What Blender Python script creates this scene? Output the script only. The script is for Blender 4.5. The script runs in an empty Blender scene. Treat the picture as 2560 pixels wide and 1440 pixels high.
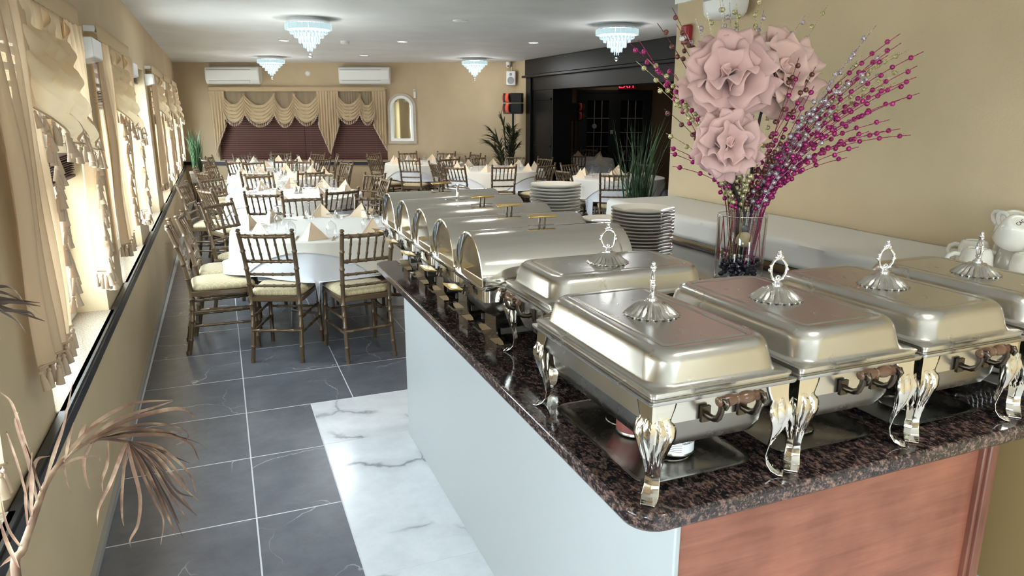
import bpy, math, random
from math import sin, cos, pi, radians as R, sqrt, atan2
from mathutils import Vector, Matrix

random.seed(7)
SC = bpy.context.scene
COL = SC.collection

# ------------------------------------------------------------------ camera, world, exposure
CAMH = 1.65
PITCH, YAW = R(14.044), R(21.967)
cam_d = bpy.data.cameras.new('camera')
cam_d.sensor_width = 36.0
cam_d.lens = 1775.0 / 2560.0 * 36.0
cam_d.clip_start = 0.02
cam = bpy.data.objects.new('camera', cam_d)
cam.location = (0, 0, CAMH)
cam.rotation_euler = (pi / 2 - PITCH, 0, -YAW)
COL.objects.link(cam)
SC.camera = cam

w = bpy.data.worlds.new('world')
SC.world = w
w.use_nodes = True
bg = w.node_tree.nodes['Background']
bg.inputs[0].default_value = (0.91, 0.95, 1.0, 1)
bg.inputs[1].default_value = 11.0
SC.view_settings.view_transform = 'Standard'
SC.view_settings.look = 'None'
SC.view_settings.exposure = 1.25
SC.view_settings.gamma = 1.0
SC.view_settings.use_curve_mapping = False
SC.cycles.use_denoising = True
SC.cycles.max_bounces = 10
SC.cycles.diffuse_bounces = 5
SC.cycles.glossy_bounces = 5
SC.cycles.transmission_bounces = 8
SC.cycles.transparent_max_bounces = 24
SC.cycles.sample_clamp_indirect = 6.0
SC.cycles.caustics_reflective = False
SC.cycles.caustics_refractive = False

CEIL = 2.5
E_CHAND, E_CAN = 16.0, 34.0


# ------------------------------------------------------------------ helpers
def lin(c):
    return tuple(((x / 255.0) / 12.92 if x / 255.0 <= 0.04045 else ((x / 255.0 + 0.055) / 1.055) ** 2.4) for x in c) + (1.0,)


class MB:
    def __init__(s):
        s.v = []; s.f = []

    def add(s, vs, fs):
        o = len(s.v)
        s.v.extend(tuple(p) for p in vs)
        s.f.extend(tuple(i + o for i in f) for f in fs)
        return s

    def box(s, x0, x1, y0, y1, z0, z1):
        return s.add([(x0, y0, z0), (x1, y0, z0), (x1, y1, z0), (x0, y1, z0), (x0, y0, z1), (x1, y0, z1), (x1, y1, z1), (x0, y1, z1)],
                     [(3, 2, 1, 0), (4, 5, 6, 7), (0, 1, 5, 4), (1, 2, 6, 5), (2, 3, 7, 6), (3, 0, 4, 7)])

    def prism(s, poly, z0, z1):
        n = len(poly)
        vs = [(x, y, z0) for x, y in poly] + [(x, y, z1) for x, y in poly]
        fs = [tuple(range(n - 1, -1, -1)), tuple(range(n, 2 * n))]
        fs += [(i, (i + 1) % n, n + (i + 1) % n, n + i) for i in range(n)]
        return s.add(vs, fs)

    def lathe(s, prof, n=24, c=(0, 0, 0), axis='z', mod=None, cap=True):
        vs = []
        for r, z in prof:
            for i in range(n):
                a = 2 * pi * i / n
                rr = r if mod is None else mod(r, z, a)
                x, y = rr * cos(a), rr * sin(a)
                p = (x, y, z) if axis == 'z' else ((z, x, y) if axis == 'x' else (y, z, x))
                vs.append((p[0] + c[0], p[1] + c[1], p[2] + c[2]))
        fs = []
        for k in range(len(prof) - 1):
            for i in range(n):
                j = (i + 1) % n
                fs.append((k * n + i, k * n + j, (k + 1) * n + j, (k + 1) * n + i))
        if cap:
            if prof[0][0] > 1e-5: fs.append(tuple(range(n - 1, -1, -1)))
            if prof[-1][0] > 1e-5: fs.append(tuple((len(prof) - 1) * n + i for i in range(n)))
        return s.add(vs, fs)

    def tube(s, pts, rad, n=8, cap=True, closed=False, flat=None):
        P = [Vector(p) for p in pts]
        m = len(P)
        rads = rad if isinstance(rad, (list, tuple)) else [rad] * m
        vs = []
        ref = None
        for i in range(m):
            if closed:
                t = P[(i + 1) % m] - P[i - 1]
            else:
                t = P[min(i + 1, m - 1)] - P[max(i - 1, 0)]
            if t.length < 1e-9: t = Vector((0, 0, 1))
            t.normalize()
            if ref is None:
                ref = Vector((0, 0, 1)) if abs(t.z) < 0.9 else Vector((1, 0, 0))
            b = t.cross(ref)
            if b.length < 1e-6:
                b = t.cross(Vector((0.3, 0.9, 0.2)))
            b.normalize()
            nn = b.cross(t).normalized()
            ref = nn
            for k in range(n):
                a = 2 * pi * k / n
                q = P[i] + b * (rads[i] * cos(a)) + nn * (rads[i] * sin(a) * (flat or 1.0))
                vs.append(tuple(q))
        fs = []
        for i in range(m if closed else m - 1):
            i2 = (i + 1) % m
            for k in range(n):
                k2 = (k + 1) % n
                fs.append((i * n + k, i * n + k2, i2 * n + k2, i2 * n + k))
        if cap and not closed:
            fs.append(tuple(range(n - 1, -1, -1)))
            fs.append(tuple((m - 1) * n + i for i in range(n)))
        return s.add(vs, fs)

    def loft(s, loops, cap0=True, cap1=True):
        n = len(loops[0]); vs = []; fs = []
        for l in loops: vs += l
        for k in range(len(loops) - 1):
            for i in range(n):
                j = (i + 1) % n
                fs.append((k * n + i, k * n + j, (k + 1) * n + j, (k + 1) * n + i))
        if cap0: fs.append(tuple(range(n - 1, -1, -1)))
        if cap1: fs.append(tuple((len(loops) - 1) * n + i for i in range(n)))
        return s.add(vs, fs)

    def grid(s, nu, nv, fn, wrap=False):
        vs = []
        for j in range(nv + 1):
            for i in range(nu if wrap else nu + 1):
                vs.append(fn(i / nu, j / nv))
        k = nu if wrap else nu + 1
        fs = []
        for j in range(nv):
            for i in range(nu):
                i2 = (i + 1) % k
                fs.append((j * k + i, j * k + i2, (j + 1) * k + i2, (j + 1) * k + i))
        return s.add(vs, fs)

    def ball(s, c, r, n=10, m=6, sz=1.0):
        prof = [(max(0.0, r * sin(pi * k / m)), -r * cos(pi * k / m) * sz) for k in range(m + 1)]
        prof[0] = (1e-6, prof[0][1]); prof[-1] = (1e-6, prof[-1][1])
        return s.lathe(prof, n, c)

    def xf(s, M):
        s.v = [tuple(M @ Vector(p)) for p in s.v]
        return s

    def mesh(s, name, mat, sharp=35):
        me = bpy.data.meshes.new(name)
        me.from_pydata(s.v, [], s.f)
        me.update()
        if sharp:
            me.polygons.foreach_set('use_smooth', [True] * len(me.polygons))
            me.set_sharp_from_angle(angle=R(sharp))
        if mat: me.materials.append(mat)
        return me


def rrect(hx, hy, r, z, n=5, cx=0.0, cy=0.0):
    r = min(r, hx * 0.999, hy * 0.999)
    o = []
    for q, (sx, sy) in enumerate(((1, 1), (-1, 1), (-1, -1), (1, -1))):
        for k in range(n + 1):
            a = q * pi / 2 + (pi / 2) * k / n
            o.append((cx + sx * (hx - r) + r * cos(a), cy + sy * (hy - r) + r * sin(a), z))
    return o


def ob(name, me, parent=None, loc=(0, 0, 0), rot=(0, 0, 0), sc=None, solid=None, bev=None, kind=None, label=None):
    o = bpy.data.objects.new(name, me)
    COL.objects.link(o)
    o.location = loc; o.rotation_euler = rot
    if sc is not None: o.scale = sc if isinstance(sc, (tuple, list)) else (sc, sc, sc)
    if parent: o.parent = parent
    if solid:
        m = o.modifiers.new('thick', 'SOLIDIFY'); m.thickness = solid; m.offset = 0
    if bev:
        m = o.modifiers.new('edge', 'BEVEL'); m.width = bev; m.segments = 2; m.limit_method = 'ANGLE'
    if kind: o['kind'] = kind
    if label: o['label'] = label
    return o


def tag(o, label, cat, group=None):
    o['label'] = label; o['category'] = cat
    if group: o['group'] = group
    return o


def thing(name, label, cat, loc=(0, 0, 0), rotz=0.0, group=None, rot=None):
    o = bpy.data.objects.new(name, None)
    COL.objects.link(o)
    o.empty_display_size = 0.05
    o.location = loc; o.rotation_euler = rot or (0, 0, rotz)
    return tag(o, label, cat, group)


def struct(name, me=None, parent=None, loc=(0, 0, 0), rotz=0.0, bev=None):
    o = bpy.data.objects.new(name, me)
    COL.objects.link(o)
    o.location = loc; o.rotation_euler = (0, 0, rotz)
    if parent: o.parent = parent
    else: o['kind'] = 'structure'
    if bev:
        m = o.modifiers.new('edge', 'BEVEL'); m.width = bev; m.segments = 2; m.limit_method = 'ANGLE'
    return o


CACHE = {}


def cached(key, fn):
    if key not in CACHE: CACHE[key] = fn()
    return CACHE[key]


def text_mesh(txt, size, mat, depth=0.0005, bend=None):
    cu = bpy.data.curves.new('txt', 'FONT')
    cu.body = txt; cu.size = size; cu.extrude = depth; cu.align_x = 'CENTER'; cu.align_y = 'CENTER'
    o = bpy.data.objects.new('txt', cu)
    COL.objects.link(o)
    dg = bpy.context.evaluated_depsgraph_get()
    me = bpy.data.meshes.new_from_object(o.evaluated_get(dg))
    bpy.data.objects.remove(o); bpy.data.curves.remove(cu)
    me.materials.clear(); me.materials.append(mat)
    if bend:
        for v in me.vertices:
            a = v.co.x / bend
            rr = bend + v.co.z
            v.co = (rr * sin(a), v.co.y, rr * cos(a) - bend)
    return me


# ------------------------------------------------------------------ materials
def mat(name, col, rough=0.6, metal=0.0, spec=0.5, coat=0.0, sheen=0.0, emit=None, estr=0.0):
    m = bpy.data.materials.new(name); m.use_nodes = True
    b = m.node_tree.nodes['Principled BSDF']
    b.inputs['Base Color'].default_value = lin(col)
    b.inputs['Roughness'].default_value = rough
    b.inputs['Metallic'].default_value = metal
    b.inputs['Specular IOR Level'].default_value = spec
    if coat: b.inputs['Coat Weight'].default_value = coat
    if sheen: b.inputs['Sheen Weight'].default_value = sheen
    if emit:
        b.inputs['Emission Color'].default_value = lin(emit); b.inputs['Emission Strength'].default_value = estr
    return m


def nt(m): return m.node_tree.nodes, m.node_tree.links, m.node_tree.nodes['Principled BSDF']


def coords(m, scale=(1, 1, 1), kind='Object', rand=False):
    N, L, b = nt(m)
    tc = N.new('ShaderNodeTexCoord'); mp = N.new('ShaderNodeMapping')
    mp.inputs['Scale'].default_value = scale
    L.new(tc.outputs[kind], mp.inputs['Vector'])
    if rand:
        oi = N.new('ShaderNodeObjectInfo'); mu = N.new('ShaderNodeMath'); mu.operation = 'MULTIPLY'; mu.inputs[1].default_value = 37.0
        L.new(oi.outputs['Random'], mu.inputs[0])
        L.new(mu.outputs[0], mp.inputs['Location'])
    return mp.outputs['Vector']


def noise(m, vec, scale, detail=4, rough=0.55, dist=0.0):
    N, L, b = nt(m)
    n = N.new('ShaderNodeTexNoise')
    n.inputs['Scale'].default_value = scale; n.inputs['Detail'].default_value = detail
    n.inputs['Roughness'].default_value = rough; n.inputs['Distortion'].default_value = dist
    L.new(vec, n.inputs['Vector'])
    return n.outputs['Fac']


def ramp(m, fac, stops):
    N, L, b = nt(m)
    r = N.new('ShaderNodeValToRGB')
    e = r.color_ramp.elements
    while len(e) < len(stops): e.new(0.5)
    for k, (p, c) in enumerate(stops):
        e[k].position = p; e[k].color = lin(c)
    L.new(fac, r.inputs['Fac'])
    return r.outputs['Color']


def mixc(m, fac, a, b_, mode='MIX'):
    N, L, b = nt(m)
    x = N.new('ShaderNodeMix'); x.data_type = 'RGBA'; x.blend_type = mode
    if isinstance(fac, float): x.inputs[0].default_value = fac
    else: L.new(fac, x.inputs[0])
    for inp, v in ((x.inputs[6], a), (x.inputs[7], b_)):
        if isinstance(v, tuple): inp.default_value = v
        else: L.new(v, inp)
    return x.outputs[2]


def bump(m, h, strength=0.2, dist=0.01):
    N, L, b = nt(m)
    n = N.new('ShaderNodeBump'); n.inputs['Strength'].default_value = strength; n.inputs['Distance'].default_value = dist
    L.new(h, n.inputs['Height']); L.new(n.outputs['Normal'], b.inputs['Normal'])


def setc(m, c):
    N, L, b = nt(m); L.new(c, b.inputs['Base Color'])


def m_wall(name, col, bs=0.25):
    m = mat(name, col, 0.75, spec=0.3)
    v = coords(m)
    c2 = tuple(int(x * 0.94) for x in col)
    setc(m, ramp(m, noise(m, v, 1.6, 3), [(0.3, c2), (0.75, col)]))
    bump(m, noise(m, v, 130, 2), bs, 0.004)
    return m


def m_vein_tile(name, base, base2, vein, vs=1.6, width=0.006, rough=0.28, soft=False):
    m = mat(name, base, rough, spec=0.5)
    N, L, b = nt(m)
    v = coords(m, rand=True)
    nz = N.new('ShaderNodeTexNoise'); nz.inputs['Scale'].default_value = 3.0; nz.inputs['Detail'].default_value = 5
    L.new(v, nz.inputs['Vector'])
    ad = N.new('ShaderNodeMixRGB'); ad.blend_type = 'LINEAR_LIGHT'; ad.inputs[0].default_value = 0.16
    L.new(v, ad.inputs[1]); L.new(nz.outputs['Color'], ad.inputs[2])
    vo = N.new('ShaderNodeTexVoronoi'); vo.feature = 'DISTANCE_TO_EDGE'; vo.inputs['Scale'].default_value = vs
    L.new(ad.outputs[0], vo.inputs['Vector'])
    vein_c = ramp(m, vo.outputs['Distance'], [(0.0, (255, 255, 255)), (width, (130, 130, 130) if soft else (90, 90, 90)), (width * (4 if soft else 2.2), (0, 0, 0))])
    gate = ramp(m, noise(m, v, 2.3, 2), [(0.47, (0, 0, 0)), (0.6, (255, 255, 255))])
    mul = mixc(m, 1.0, vein_c, gate, 'MULTIPLY')
    cloud = ramp(m, noise(m, v, 7, 8, 0.7), [(0.35, base), (0.72, base2)])
    setc(m, mixc(m, mul, cloud, lin(vein)))
    rr = ramp(m, noise(m, v, 12, 4), [(0.3, (70, 70, 70)), (0.8, (110, 110, 110))])
    return m


M = {}
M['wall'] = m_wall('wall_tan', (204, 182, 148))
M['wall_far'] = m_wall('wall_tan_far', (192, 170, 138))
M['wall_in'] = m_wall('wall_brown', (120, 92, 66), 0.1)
M['ceil'] = m_wall('ceiling_paint', (226, 224, 222), 0.04)
M['black'] = mat('black_trim', (28, 28, 30), 0.4)
M['blackgloss'] = mat('black_gloss_paint', (16, 14, 14), 0.42, spec=0.3)
M['white'] = mat('white_paint', (232, 230, 226), 0.45)
M['plastic'] = mat('white_plastic', (222, 220, 215), 0.4)
M['plastic_grey'] = mat('grey_plastic', (150, 150, 150), 0.5)
M['grout'] = mat('light_grout', (206, 206, 210), 0.8)
M['tile'] = m_vein_tile('dark_slate_tile', (86, 88, 97), (108, 110, 118), (190, 192, 200), 1.5, 0.004, 0.3)
M['marble'] = m_vein_tile('white_marble_tile', (206, 208, 212), (222, 223, 226), (136, 138, 144), 1.5, 0.02, 0.18, True)
M['edge'] = mat('cement_edge', (150, 148, 144), 0.8)


def m_stone():
    m = mat('grey_sill_stone', (150, 138, 122), 0.08)
    v = coords(m)
    setc(m, ramp(m, noise(m, v, 160, 3), [(0.35, (120, 110, 98)), (0.65, (172, 160, 144))]))
    return m


M['stone'] = m_stone()


def m_granite():
    m = mat('brown_granite', (60, 50, 46), 0.1, spec=0.55)
    N, L, b = nt(m)
    v = coords(m, (1.0, 0.55, 1.0))
    a = noise(m, v, 95, 10, 0.78, 0.0)
    base = ramp(m, a, [(0.40, (16, 16, 20)), (0.49, (46, 38, 38)), (0.56, (98, 76, 68)), (0.68, (142, 116, 104))])
    sp = ramp(m, noise(m, v, 190, 4, 0.6), [(0.56, (0, 0, 0)), (0.66, (255, 255, 255))])
    setc(m, mixc(m, mixc(m, 0.35, (0, 0, 0, 1), sp), base, lin((120, 108, 104))))
    return m


M['granite'] = m_granite()


def m_wood(name, a, b_, sc=(1, 1, 14), rough=0.35):
    m = mat(name, a, rough)
    v = coords(m, sc)
    n1 = noise(m, v, 3.2, 8, 0.65, 0.8)
    n2 = noise(m, coords(m, (2.2, 2.2, 2.2)), 2.5, 4)
    c = ramp(m, n1, [(0.3, a), (0.7, b_)])
    setc(m, mixc(m, 0.55, c, ramp(m, n2, [(0.3, a), (0.7, b_)])))
    bump(m, n1, 0.08, 0.003)
    return m


M['cherry'] = m_wood('cherry_plywood', (102, 55, 41), (158, 100, 78))
M['cherry_dark'] = m_wood('cherry_trim', (84, 46, 36), (132, 84, 66), (12, 12, 1))
M['laminate'] = mat('pale_laminate', (168, 170, 170), 0.38)
M['olive'] = mat('olive_board', (74, 62, 40), 0.6)
M['tanboard'] = mat('tan_board', (160, 132, 88), 0.6)


def m_steel(name, col, r0, r1, sc=(3, 3, 3), brush=None):
    m = mat(name, col, r0, 1.0)
    N, L, b = nt(m)
    v = coords(m, brush or sc)
    n = noise(m, v, 5, 5)
    mr = N.new('ShaderNodeMapRange'); mr.inputs[3].default_value = r0; mr.inputs[4].default_value = r1
    L.new(n, mr.inputs[0]); L.new(mr.outputs[0], b.inputs['Roughness'])
    return m


M['steel'] = m_steel('brushed_steel', (200, 197, 190), 0.19, 0.32)
M['steel_mirror'] = m_steel('polished_steel', (222, 218, 210), 0.05, 0.13)
M['steel_dark'] = m_steel('worn_steel', (150, 146, 138), 0.16, 0.36)
M['chrome'] = mat('chrome', (236, 236, 238), 0.06, 1.0)
M['brass'] = m_steel('brass_plate', (206, 176, 112), 0.16, 0.3)
M['bronze'] = mat('dark_bronze', (88, 78, 68), 0.3, 1.0)
M['gripwood'] = m_wood('turned_grip_wood', (74, 50, 36), (104, 74, 54), (1, 1, 1), 0.28)
M['blackplastic'] = mat('black_plastic', (18, 18, 18), 0.5)  # own black of speakers, camera lens and palm planter


def m_fabric(name, col, rough=0.85, sheen=0.2, weave=900):
    m = mat(name, col, rough, spec=0.2, sheen=sheen)
    v = coords(m)
    bump(m, noise(m, v, weave, 2), 0.12, 0.002)
    return m


M['cloth'] = m_fabric('white_linen', (214, 216, 222))
M['overlay'] = m_fabric('ivory_linen', (222, 217, 208))
M['napkin'] = m_fabric('peach_napkin', (232, 210, 182))
M['tiercloth'] = m_fabric('grey_white_cloth', (218, 216, 210))


def m_damask():
    m = m_fabric('damask_cushion', (212, 192, 142))
    N, L, b = nt(m)
    v = coords(m, (1, 1, 1))
    w1 = N.new('ShaderNodeTexChecker'); w1.inputs['Scale'].default_value = 1.0
    mp = N.new('ShaderNodeMapping'); mp.inputs['Rotation'].default_value = (0, 0, pi / 4); mp.inputs['Scale'].default_value = (30, 30, 0.01)
    tc = N.new('ShaderNodeTexCoord'); L.new(tc.outputs['Object'], mp.inputs['Vector'])
    br = N.new('ShaderNodeTexBrick'); br.offset = 0.0; br.inputs['Scale'].default_value = 1.0; br.inputs['Mortar Size'].default_value = 0.06
    br.inputs['Brick Width'].default_value = 1.0; br.inputs['Row Height'].default_value = 1.0
    br.inputs['Color1'].default_value = lin((192, 176, 140)); br.inputs['Color2'].default_value = lin((188, 171, 134)); br.inputs['Mortar'].default_value = lin((208, 196, 164))
    L.new(mp.outputs[0], br.inputs['Vector'])
    setc(m, br.outputs['Color'])
    return m


M['cushion'] = m_damask()
M['chair'] = mat('bronze_gold_chair', (108, 88, 66), 0.32, 0.35, coat=0.2)
M['rubber'] = mat('dark_rubber', (34, 30, 28), 0.6)
M['greymetal'] = mat('grey_tube', (168, 166, 162), 0.35, 0.6)


def m_curtain(name, col, tr, trans):
    m = bpy.data.materials.new(name); m.use_nodes = True
    N, L = m.node_tree.nodes, m.node_tree.links
    N.remove(N['Principled BSDF'])
    out = [n for n in N if n.type == 'OUTPUT_MATERIAL'][0]
    d = N.new('ShaderNodeBsdfDiffuse'); t = N.new('ShaderNodeBsdfTranslucent'); tp = N.new('ShaderNodeBsdfTransparent')
    d.inputs[0].default_value = lin(col); t.inputs[0].default_value = lin(col)
    tp.inputs[0].default_value = lin((250, 240, 228))
    a = N.new('ShaderNodeMixShader'); a.inputs[0].default_value = trans
    L.new(d.outputs[0], a.inputs[1]); L.new(t.outputs[0], a.inputs[2])
    b = N.new('ShaderNodeMixShader'); b.inputs[0].default_value = tr
    L.new(a.outputs[0], b.inputs[1]); L.new(tp.outputs[0], b.inputs[2])
    L.new(b.outputs[0], out.inputs[0])
    return m


M['sheer'] = m_curtain('peach_sheer', (222, 196, 164), 0.20, 0.20)
M['swag'] = m_curtain('cream_satin', (228, 206, 172), 0.0, 0.13)
M['tassel'] = m_curtain('beige_tassel', (196, 174, 150), 0.0, 0.06)
M['farcurtain'] = m_curtain('beige_drape', (196, 172, 140), 0.0, 0.12)
M['farsheer'] = m_curtain('taupe_sheer', (160, 142, 118), 0.08, 0.15)
M['blind'] = mat('dark_brown_slat', (72, 48, 42), 0.45)
M['blindfar'] = mat('mahogany_slat', (104, 68, 60), 0.45)
M['cordm'] = mat('blind_cord', (120, 104, 92), 0.8)


def m_glass(name, tint=(255, 255, 255), refl=1.0, ior=1.45, rough=0.0, extra=0.0):
    m = bpy.data.materials.new(name); m.use_nodes = True
    N, L = m.node_tree.nodes, m.node_tree.links
    N.remove(N['Principled BSDF'])
    out = [n for n in N if n.type == 'OUTPUT_MATERIAL'][0]
    tp = N.new('ShaderNodeBsdfTransparent'); tp.inputs[0].default_value = lin(tint)
    g = N.new('ShaderNodeBsdfGlossy'); g.inputs['Roughness'].default_value = rough
    lw = N.new('ShaderNodeLayerWeight'); lw.inputs[0].default_value = 0.5
    pw = N.new('ShaderNodeMath'); pw.operation = 'POWER'; pw.inputs[1].default_value = 4.0
    mx = N.new('ShaderNodeMixShader')
    ad = N.new('ShaderNodeMath'); ad.operation = 'MULTIPLY_ADD'; ad.inputs[1].default_value = refl * 0.6; ad.inputs[2].default_value = extra + 0.035
    L.new(lw.outputs['Facing'], pw.inputs[0]); L.new(pw.outputs[0], ad.inputs[0]); L.new(ad.outputs[0], mx.inputs[0])
    L.new(tp.outputs[0], mx.inputs[1]); L.new(g.outputs[0], mx.inputs[2])
    L.new(mx.outputs[0], out.inputs[0])
    return m


M['glass'] = m_glass('window_glass', (238, 246, 248), 0.6)
M['stemglass'] = m_glass('clear_stem_glass', (252, 253, 254), 1.6, 1.5, 0.02, 0.07)
M['vaseglass'] = m_glass('vase_glass', (248, 251, 253), 1.5, 1.5, 0.0, 0.03)
M['crystal'] = mat('lit_crystal', (96, 104, 108), 0.08, emit=(205, 235, 240), estr=0.34)
M['crystal_b'] = m_glass('clear_crystal', (235, 245, 248), 1.3, 1.6, 0.02, 0.15)
M['led'] = mat('lamp_disc', (255, 255, 255), 0.5, emit=(255, 250, 240), estr=5.0)
M['led_cool'] = mat('chandelier_led', (255, 255, 255), 0.5, emit=(225, 245, 250), estr=2.5)
M['porcelain'] = mat('white_porcelain', (226, 220, 208), 0.12, coat=0.4)
M['mug'] = mat('ivory_mug', (228, 222, 210), 0.12, coat=0.4)
M['ink'] = mat('black_ink', (40, 38, 36), 0.7)
M['mirror'] = mat('mirror_glass', (205, 200, 180), 0.03, 1.0)
M['whitewash'] = m_wood('whitewashed_wood', (168, 150, 132), (198, 184, 168), (1, 1, 8), 0.6)
M['green'] = mat('grass_green', (74, 106, 66), 0.5)
M['green2'] = mat('grass_dark_green', (50, 76, 40), 0.5)
M['palmgreen'] = mat('palm_olive', (72, 70, 44), 0.6)
M['pot'] = m_fabric('pale_planter', (186, 170, 152), 0.9)
M['soil'] = mat('soil', (50, 40, 32), 0.9)


def m_dry():
    m = mat('dry_palm', (128, 98, 76), 0.7)
    v = coords(m, (1, 1, 1))
    setc(m, ramp(m, noise(m, v, 14, 3), [(0.3, (82, 58, 46)), (0.5, (118, 88, 68)), (0.72, (176, 150, 124))]))
    return m


M['dry'] = m_dry()
M['drydark'] = mat('dry_palm_dark', (74, 58, 50), 0.7)


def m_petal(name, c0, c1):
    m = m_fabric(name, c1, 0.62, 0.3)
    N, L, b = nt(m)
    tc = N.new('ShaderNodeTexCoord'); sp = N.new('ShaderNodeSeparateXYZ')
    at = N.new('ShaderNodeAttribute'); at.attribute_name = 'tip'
    setc(m, ramp(m, at.outputs['Fac'], [(0.0, c0), (0.55, c1), (1.0, tuple(min(255, int(x * 1.08) + 6) for x in c1))]))  # base darker than tip: shading between petals put into the colour
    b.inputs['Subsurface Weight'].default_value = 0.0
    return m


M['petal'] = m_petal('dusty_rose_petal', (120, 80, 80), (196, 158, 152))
M['petal2'] = m_petal('pale_rose_petal', (146, 100, 94), (208, 172, 160))


def m_glitter(name, col):
    m = mat(name, col, 0.35, 0.55)
    N, L, b = nt(m)
    v = coords(m, rand=True)
    vo = N.new('ShaderNodeTexVoronoi'); vo.inputs['Scale'].default_value = 420
    L.new(v, vo.inputs['Vector'])
    c = ramp(m, vo.outputs['Color'], [(0.15, tuple(int(x * 0.55) for x in col)), (0.5, col), (0.85, tuple(min(255, int(x * 1.25) + 50) for x in col))])
    setc(m, c)
    bump(m, vo.outputs['Color'], 0.8, 0.004)
    return m


M['b_gold'] = m_glitter('gold_glitter', (206, 190, 132))
M['b_pink'] = m_glitter('lavender_glitter', (206, 180, 192))
M['b_brown'] = m_glitter('brown_glitter', (112, 66, 58))
M['b_mag'] = m_glitter('magenta_glitter', (170, 40, 108))
M['pebble'] = mat('dark_blue_pebble', (24, 24, 46), 0.08, coat=0.5)
M['twine'] = m_fabric('straw_ball', (206, 184, 140))
M['redstem'] = mat('red_stem', (176, 50, 64), 0.5)
M['darkstem'] = mat('dark_stem', (56, 52, 52), 0.6)
M['brownstem'] = mat('brown_stem', (104, 70, 52), 0.6)
M['red'] = mat('alarm_red', (150, 30, 40), 0.35)
M['orange'] = mat('orange_horn', (196, 74, 44), 0.5)
M['exitred'] = mat('exit_letters', (255, 40, 60), 0.5, emit=(255, 40, 70), estr=1.6)
M['exitbox'] = mat('exit_box', (90, 50, 50), 0.5)
M['darkglass'] = mat('dark_door_glass', (14, 12, 13), 0.12)
M['muntin'] = mat('grey_muntin', (120, 116, 112), 0.5)
M['ground'] = mat('pale_pavement', (206, 204, 198), 0.9)
M['clear'] = m_glass('clear_plastic', (214, 218, 224), 1.2, 1.45, 0.05, 0.08)
M['label'] = mat('can_label', (232, 232, 230), 0.5)
M['labelred'] = mat('can_label_red', (110, 52, 44), 0.5)
M['tin'] = m_steel('tin_can', (196, 190, 180), 0.2, 0.32)


# ------------------------------------------------------------------ room shell
def hexbox(x0, x1, y0, y1, z0, z1): return MB().box(x0, x1, y0, y1, z0, z1)


# floor with tiles
floor = struct('floor', MB().prism([(-0.95, -4.6), (9.9, -4.6), (9.9, 16.5), (-0.95, 16.5)], -0.12, -0.0006).mesh('floor', M['grout']))
TX, TY, OY = 0.595, 0.5715, 2.848
tile_me = MB().box(0.0032, TX - 0.0032, 0.004, TY - 0.004, -0.02, 0.0).mesh('tile', M['tile'], 0)
WX0, WY1 = 0.352, 3.985


def tile_piece(x0, x1, y0, y1, m):
    ob('tile', MB().box(x0 + 0.0032, x1 - 0.0032, y0 + (0.004 if m is M['tile'] else 0.0015), y1 - (0.004 if m is M['tile'] else 0.0015), -0.02, 0.0).mesh('tile', m, 0), floor)


for i in range(-1, 16):
    for j in range(-13, 23):
        x0, y0 = i * TX, OY + j * TY
        x1, y1 = x0 + TX, y0 + TY
        if x1 > 9.6: continue
        if y1 <= WY1 + 0.01 and x0 >= 0.0:
            if i == 0:      # cut tile beside the marble strip
                tile_piece(x0, WX0, y0, y1, M['tile'])
            continue
        if x0 < 0: x0 = -0.56
        if i == -1:
            tile_piece(x0, x1, y0, y1, M['tile'])
        elif j > 12 and i > 1: continue
        else:
            ob('tile', tile_me, floor, (x0, y0, 0))
# white marble strip and the marble around the counter
ys = [3.985, 3.43, 2.285, 1.14, -0.005, -1.15, -2.3, -3.4, -4.5]
for a, b_ in zip(ys[:-1], ys[1:]):
    for k in range(4):
        tile_piece(WX0 + k * 0.66, WX0 + (k + 1) * 0.66, b_, a, M['marble'])
ob('tile_field', MB().box(1.2, 9.6, OY + 13 * TY, 16, -0.02, -0.001).mesh('tile_field', M['tile'], 0), floor)

ceiling = struct('ceiling', MB().prism([(-1.0, -4.7), (10, -4.7), (10, 16.6), (-1.0, 16.6)], CEIL, CEIL + 0.15).mesh('ceiling', M['ceil']))

# left wall frame: local x along the wall (away from the camera), local y outwards, z up
LO, LPHI = Vector((-0.5585, 0, 0)), pi / 2 + 0.0055
SILL, HEAD = 0.65, 2.03
WIN = [(-3.4, -2.0), (-1.4, -0.02), (0.64, 2.0), (2.67, 4.06), (4.70, 6.04), (6.70, 8.06), (8.75, 10.1), (10.8, 12.14), (12.85, 14.15)]
wl = struct('wall_left', MB().box(-4.6, 15.05, 0.0, 0.34, -0.1, SILL - 0.05).mesh('wall_left', M['wall']), None, LO, LPHI)
pe = [-4.6] + [q for ww in WIN for q in ww] + [15.05]
for a, b_ in zip(pe[::2], pe[1::2]):
    ob('pier', MB().box(a, b_, 0.03, 0.34, SILL - 0.05, HEAD).mesh('pier', M['wall']), wl)
ob('header_wall', MB().box(-4.6, 15.05, 0.03, 0.34, HEAD, CEIL + 0.02).mesh('header_wall', M['wall']), wl)
tr = struct('trim_1', MB().box(-4.6, 15.0, -0.012, 0.035, SILL - 0.055, SILL - 0.012).box(-4.6, 15.0, -0.006, 0.02, SILL - 0.012, SILL).mesh('trim_1', M['black']), None, LO, LPHI)
bb = struct('baseboard_left', MB().box(-4.6, 15.0, -0.018, 0.0, -0.004, 0.03).mesh('baseboard_left', M['edge']), None, LO, LPHI)
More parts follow.
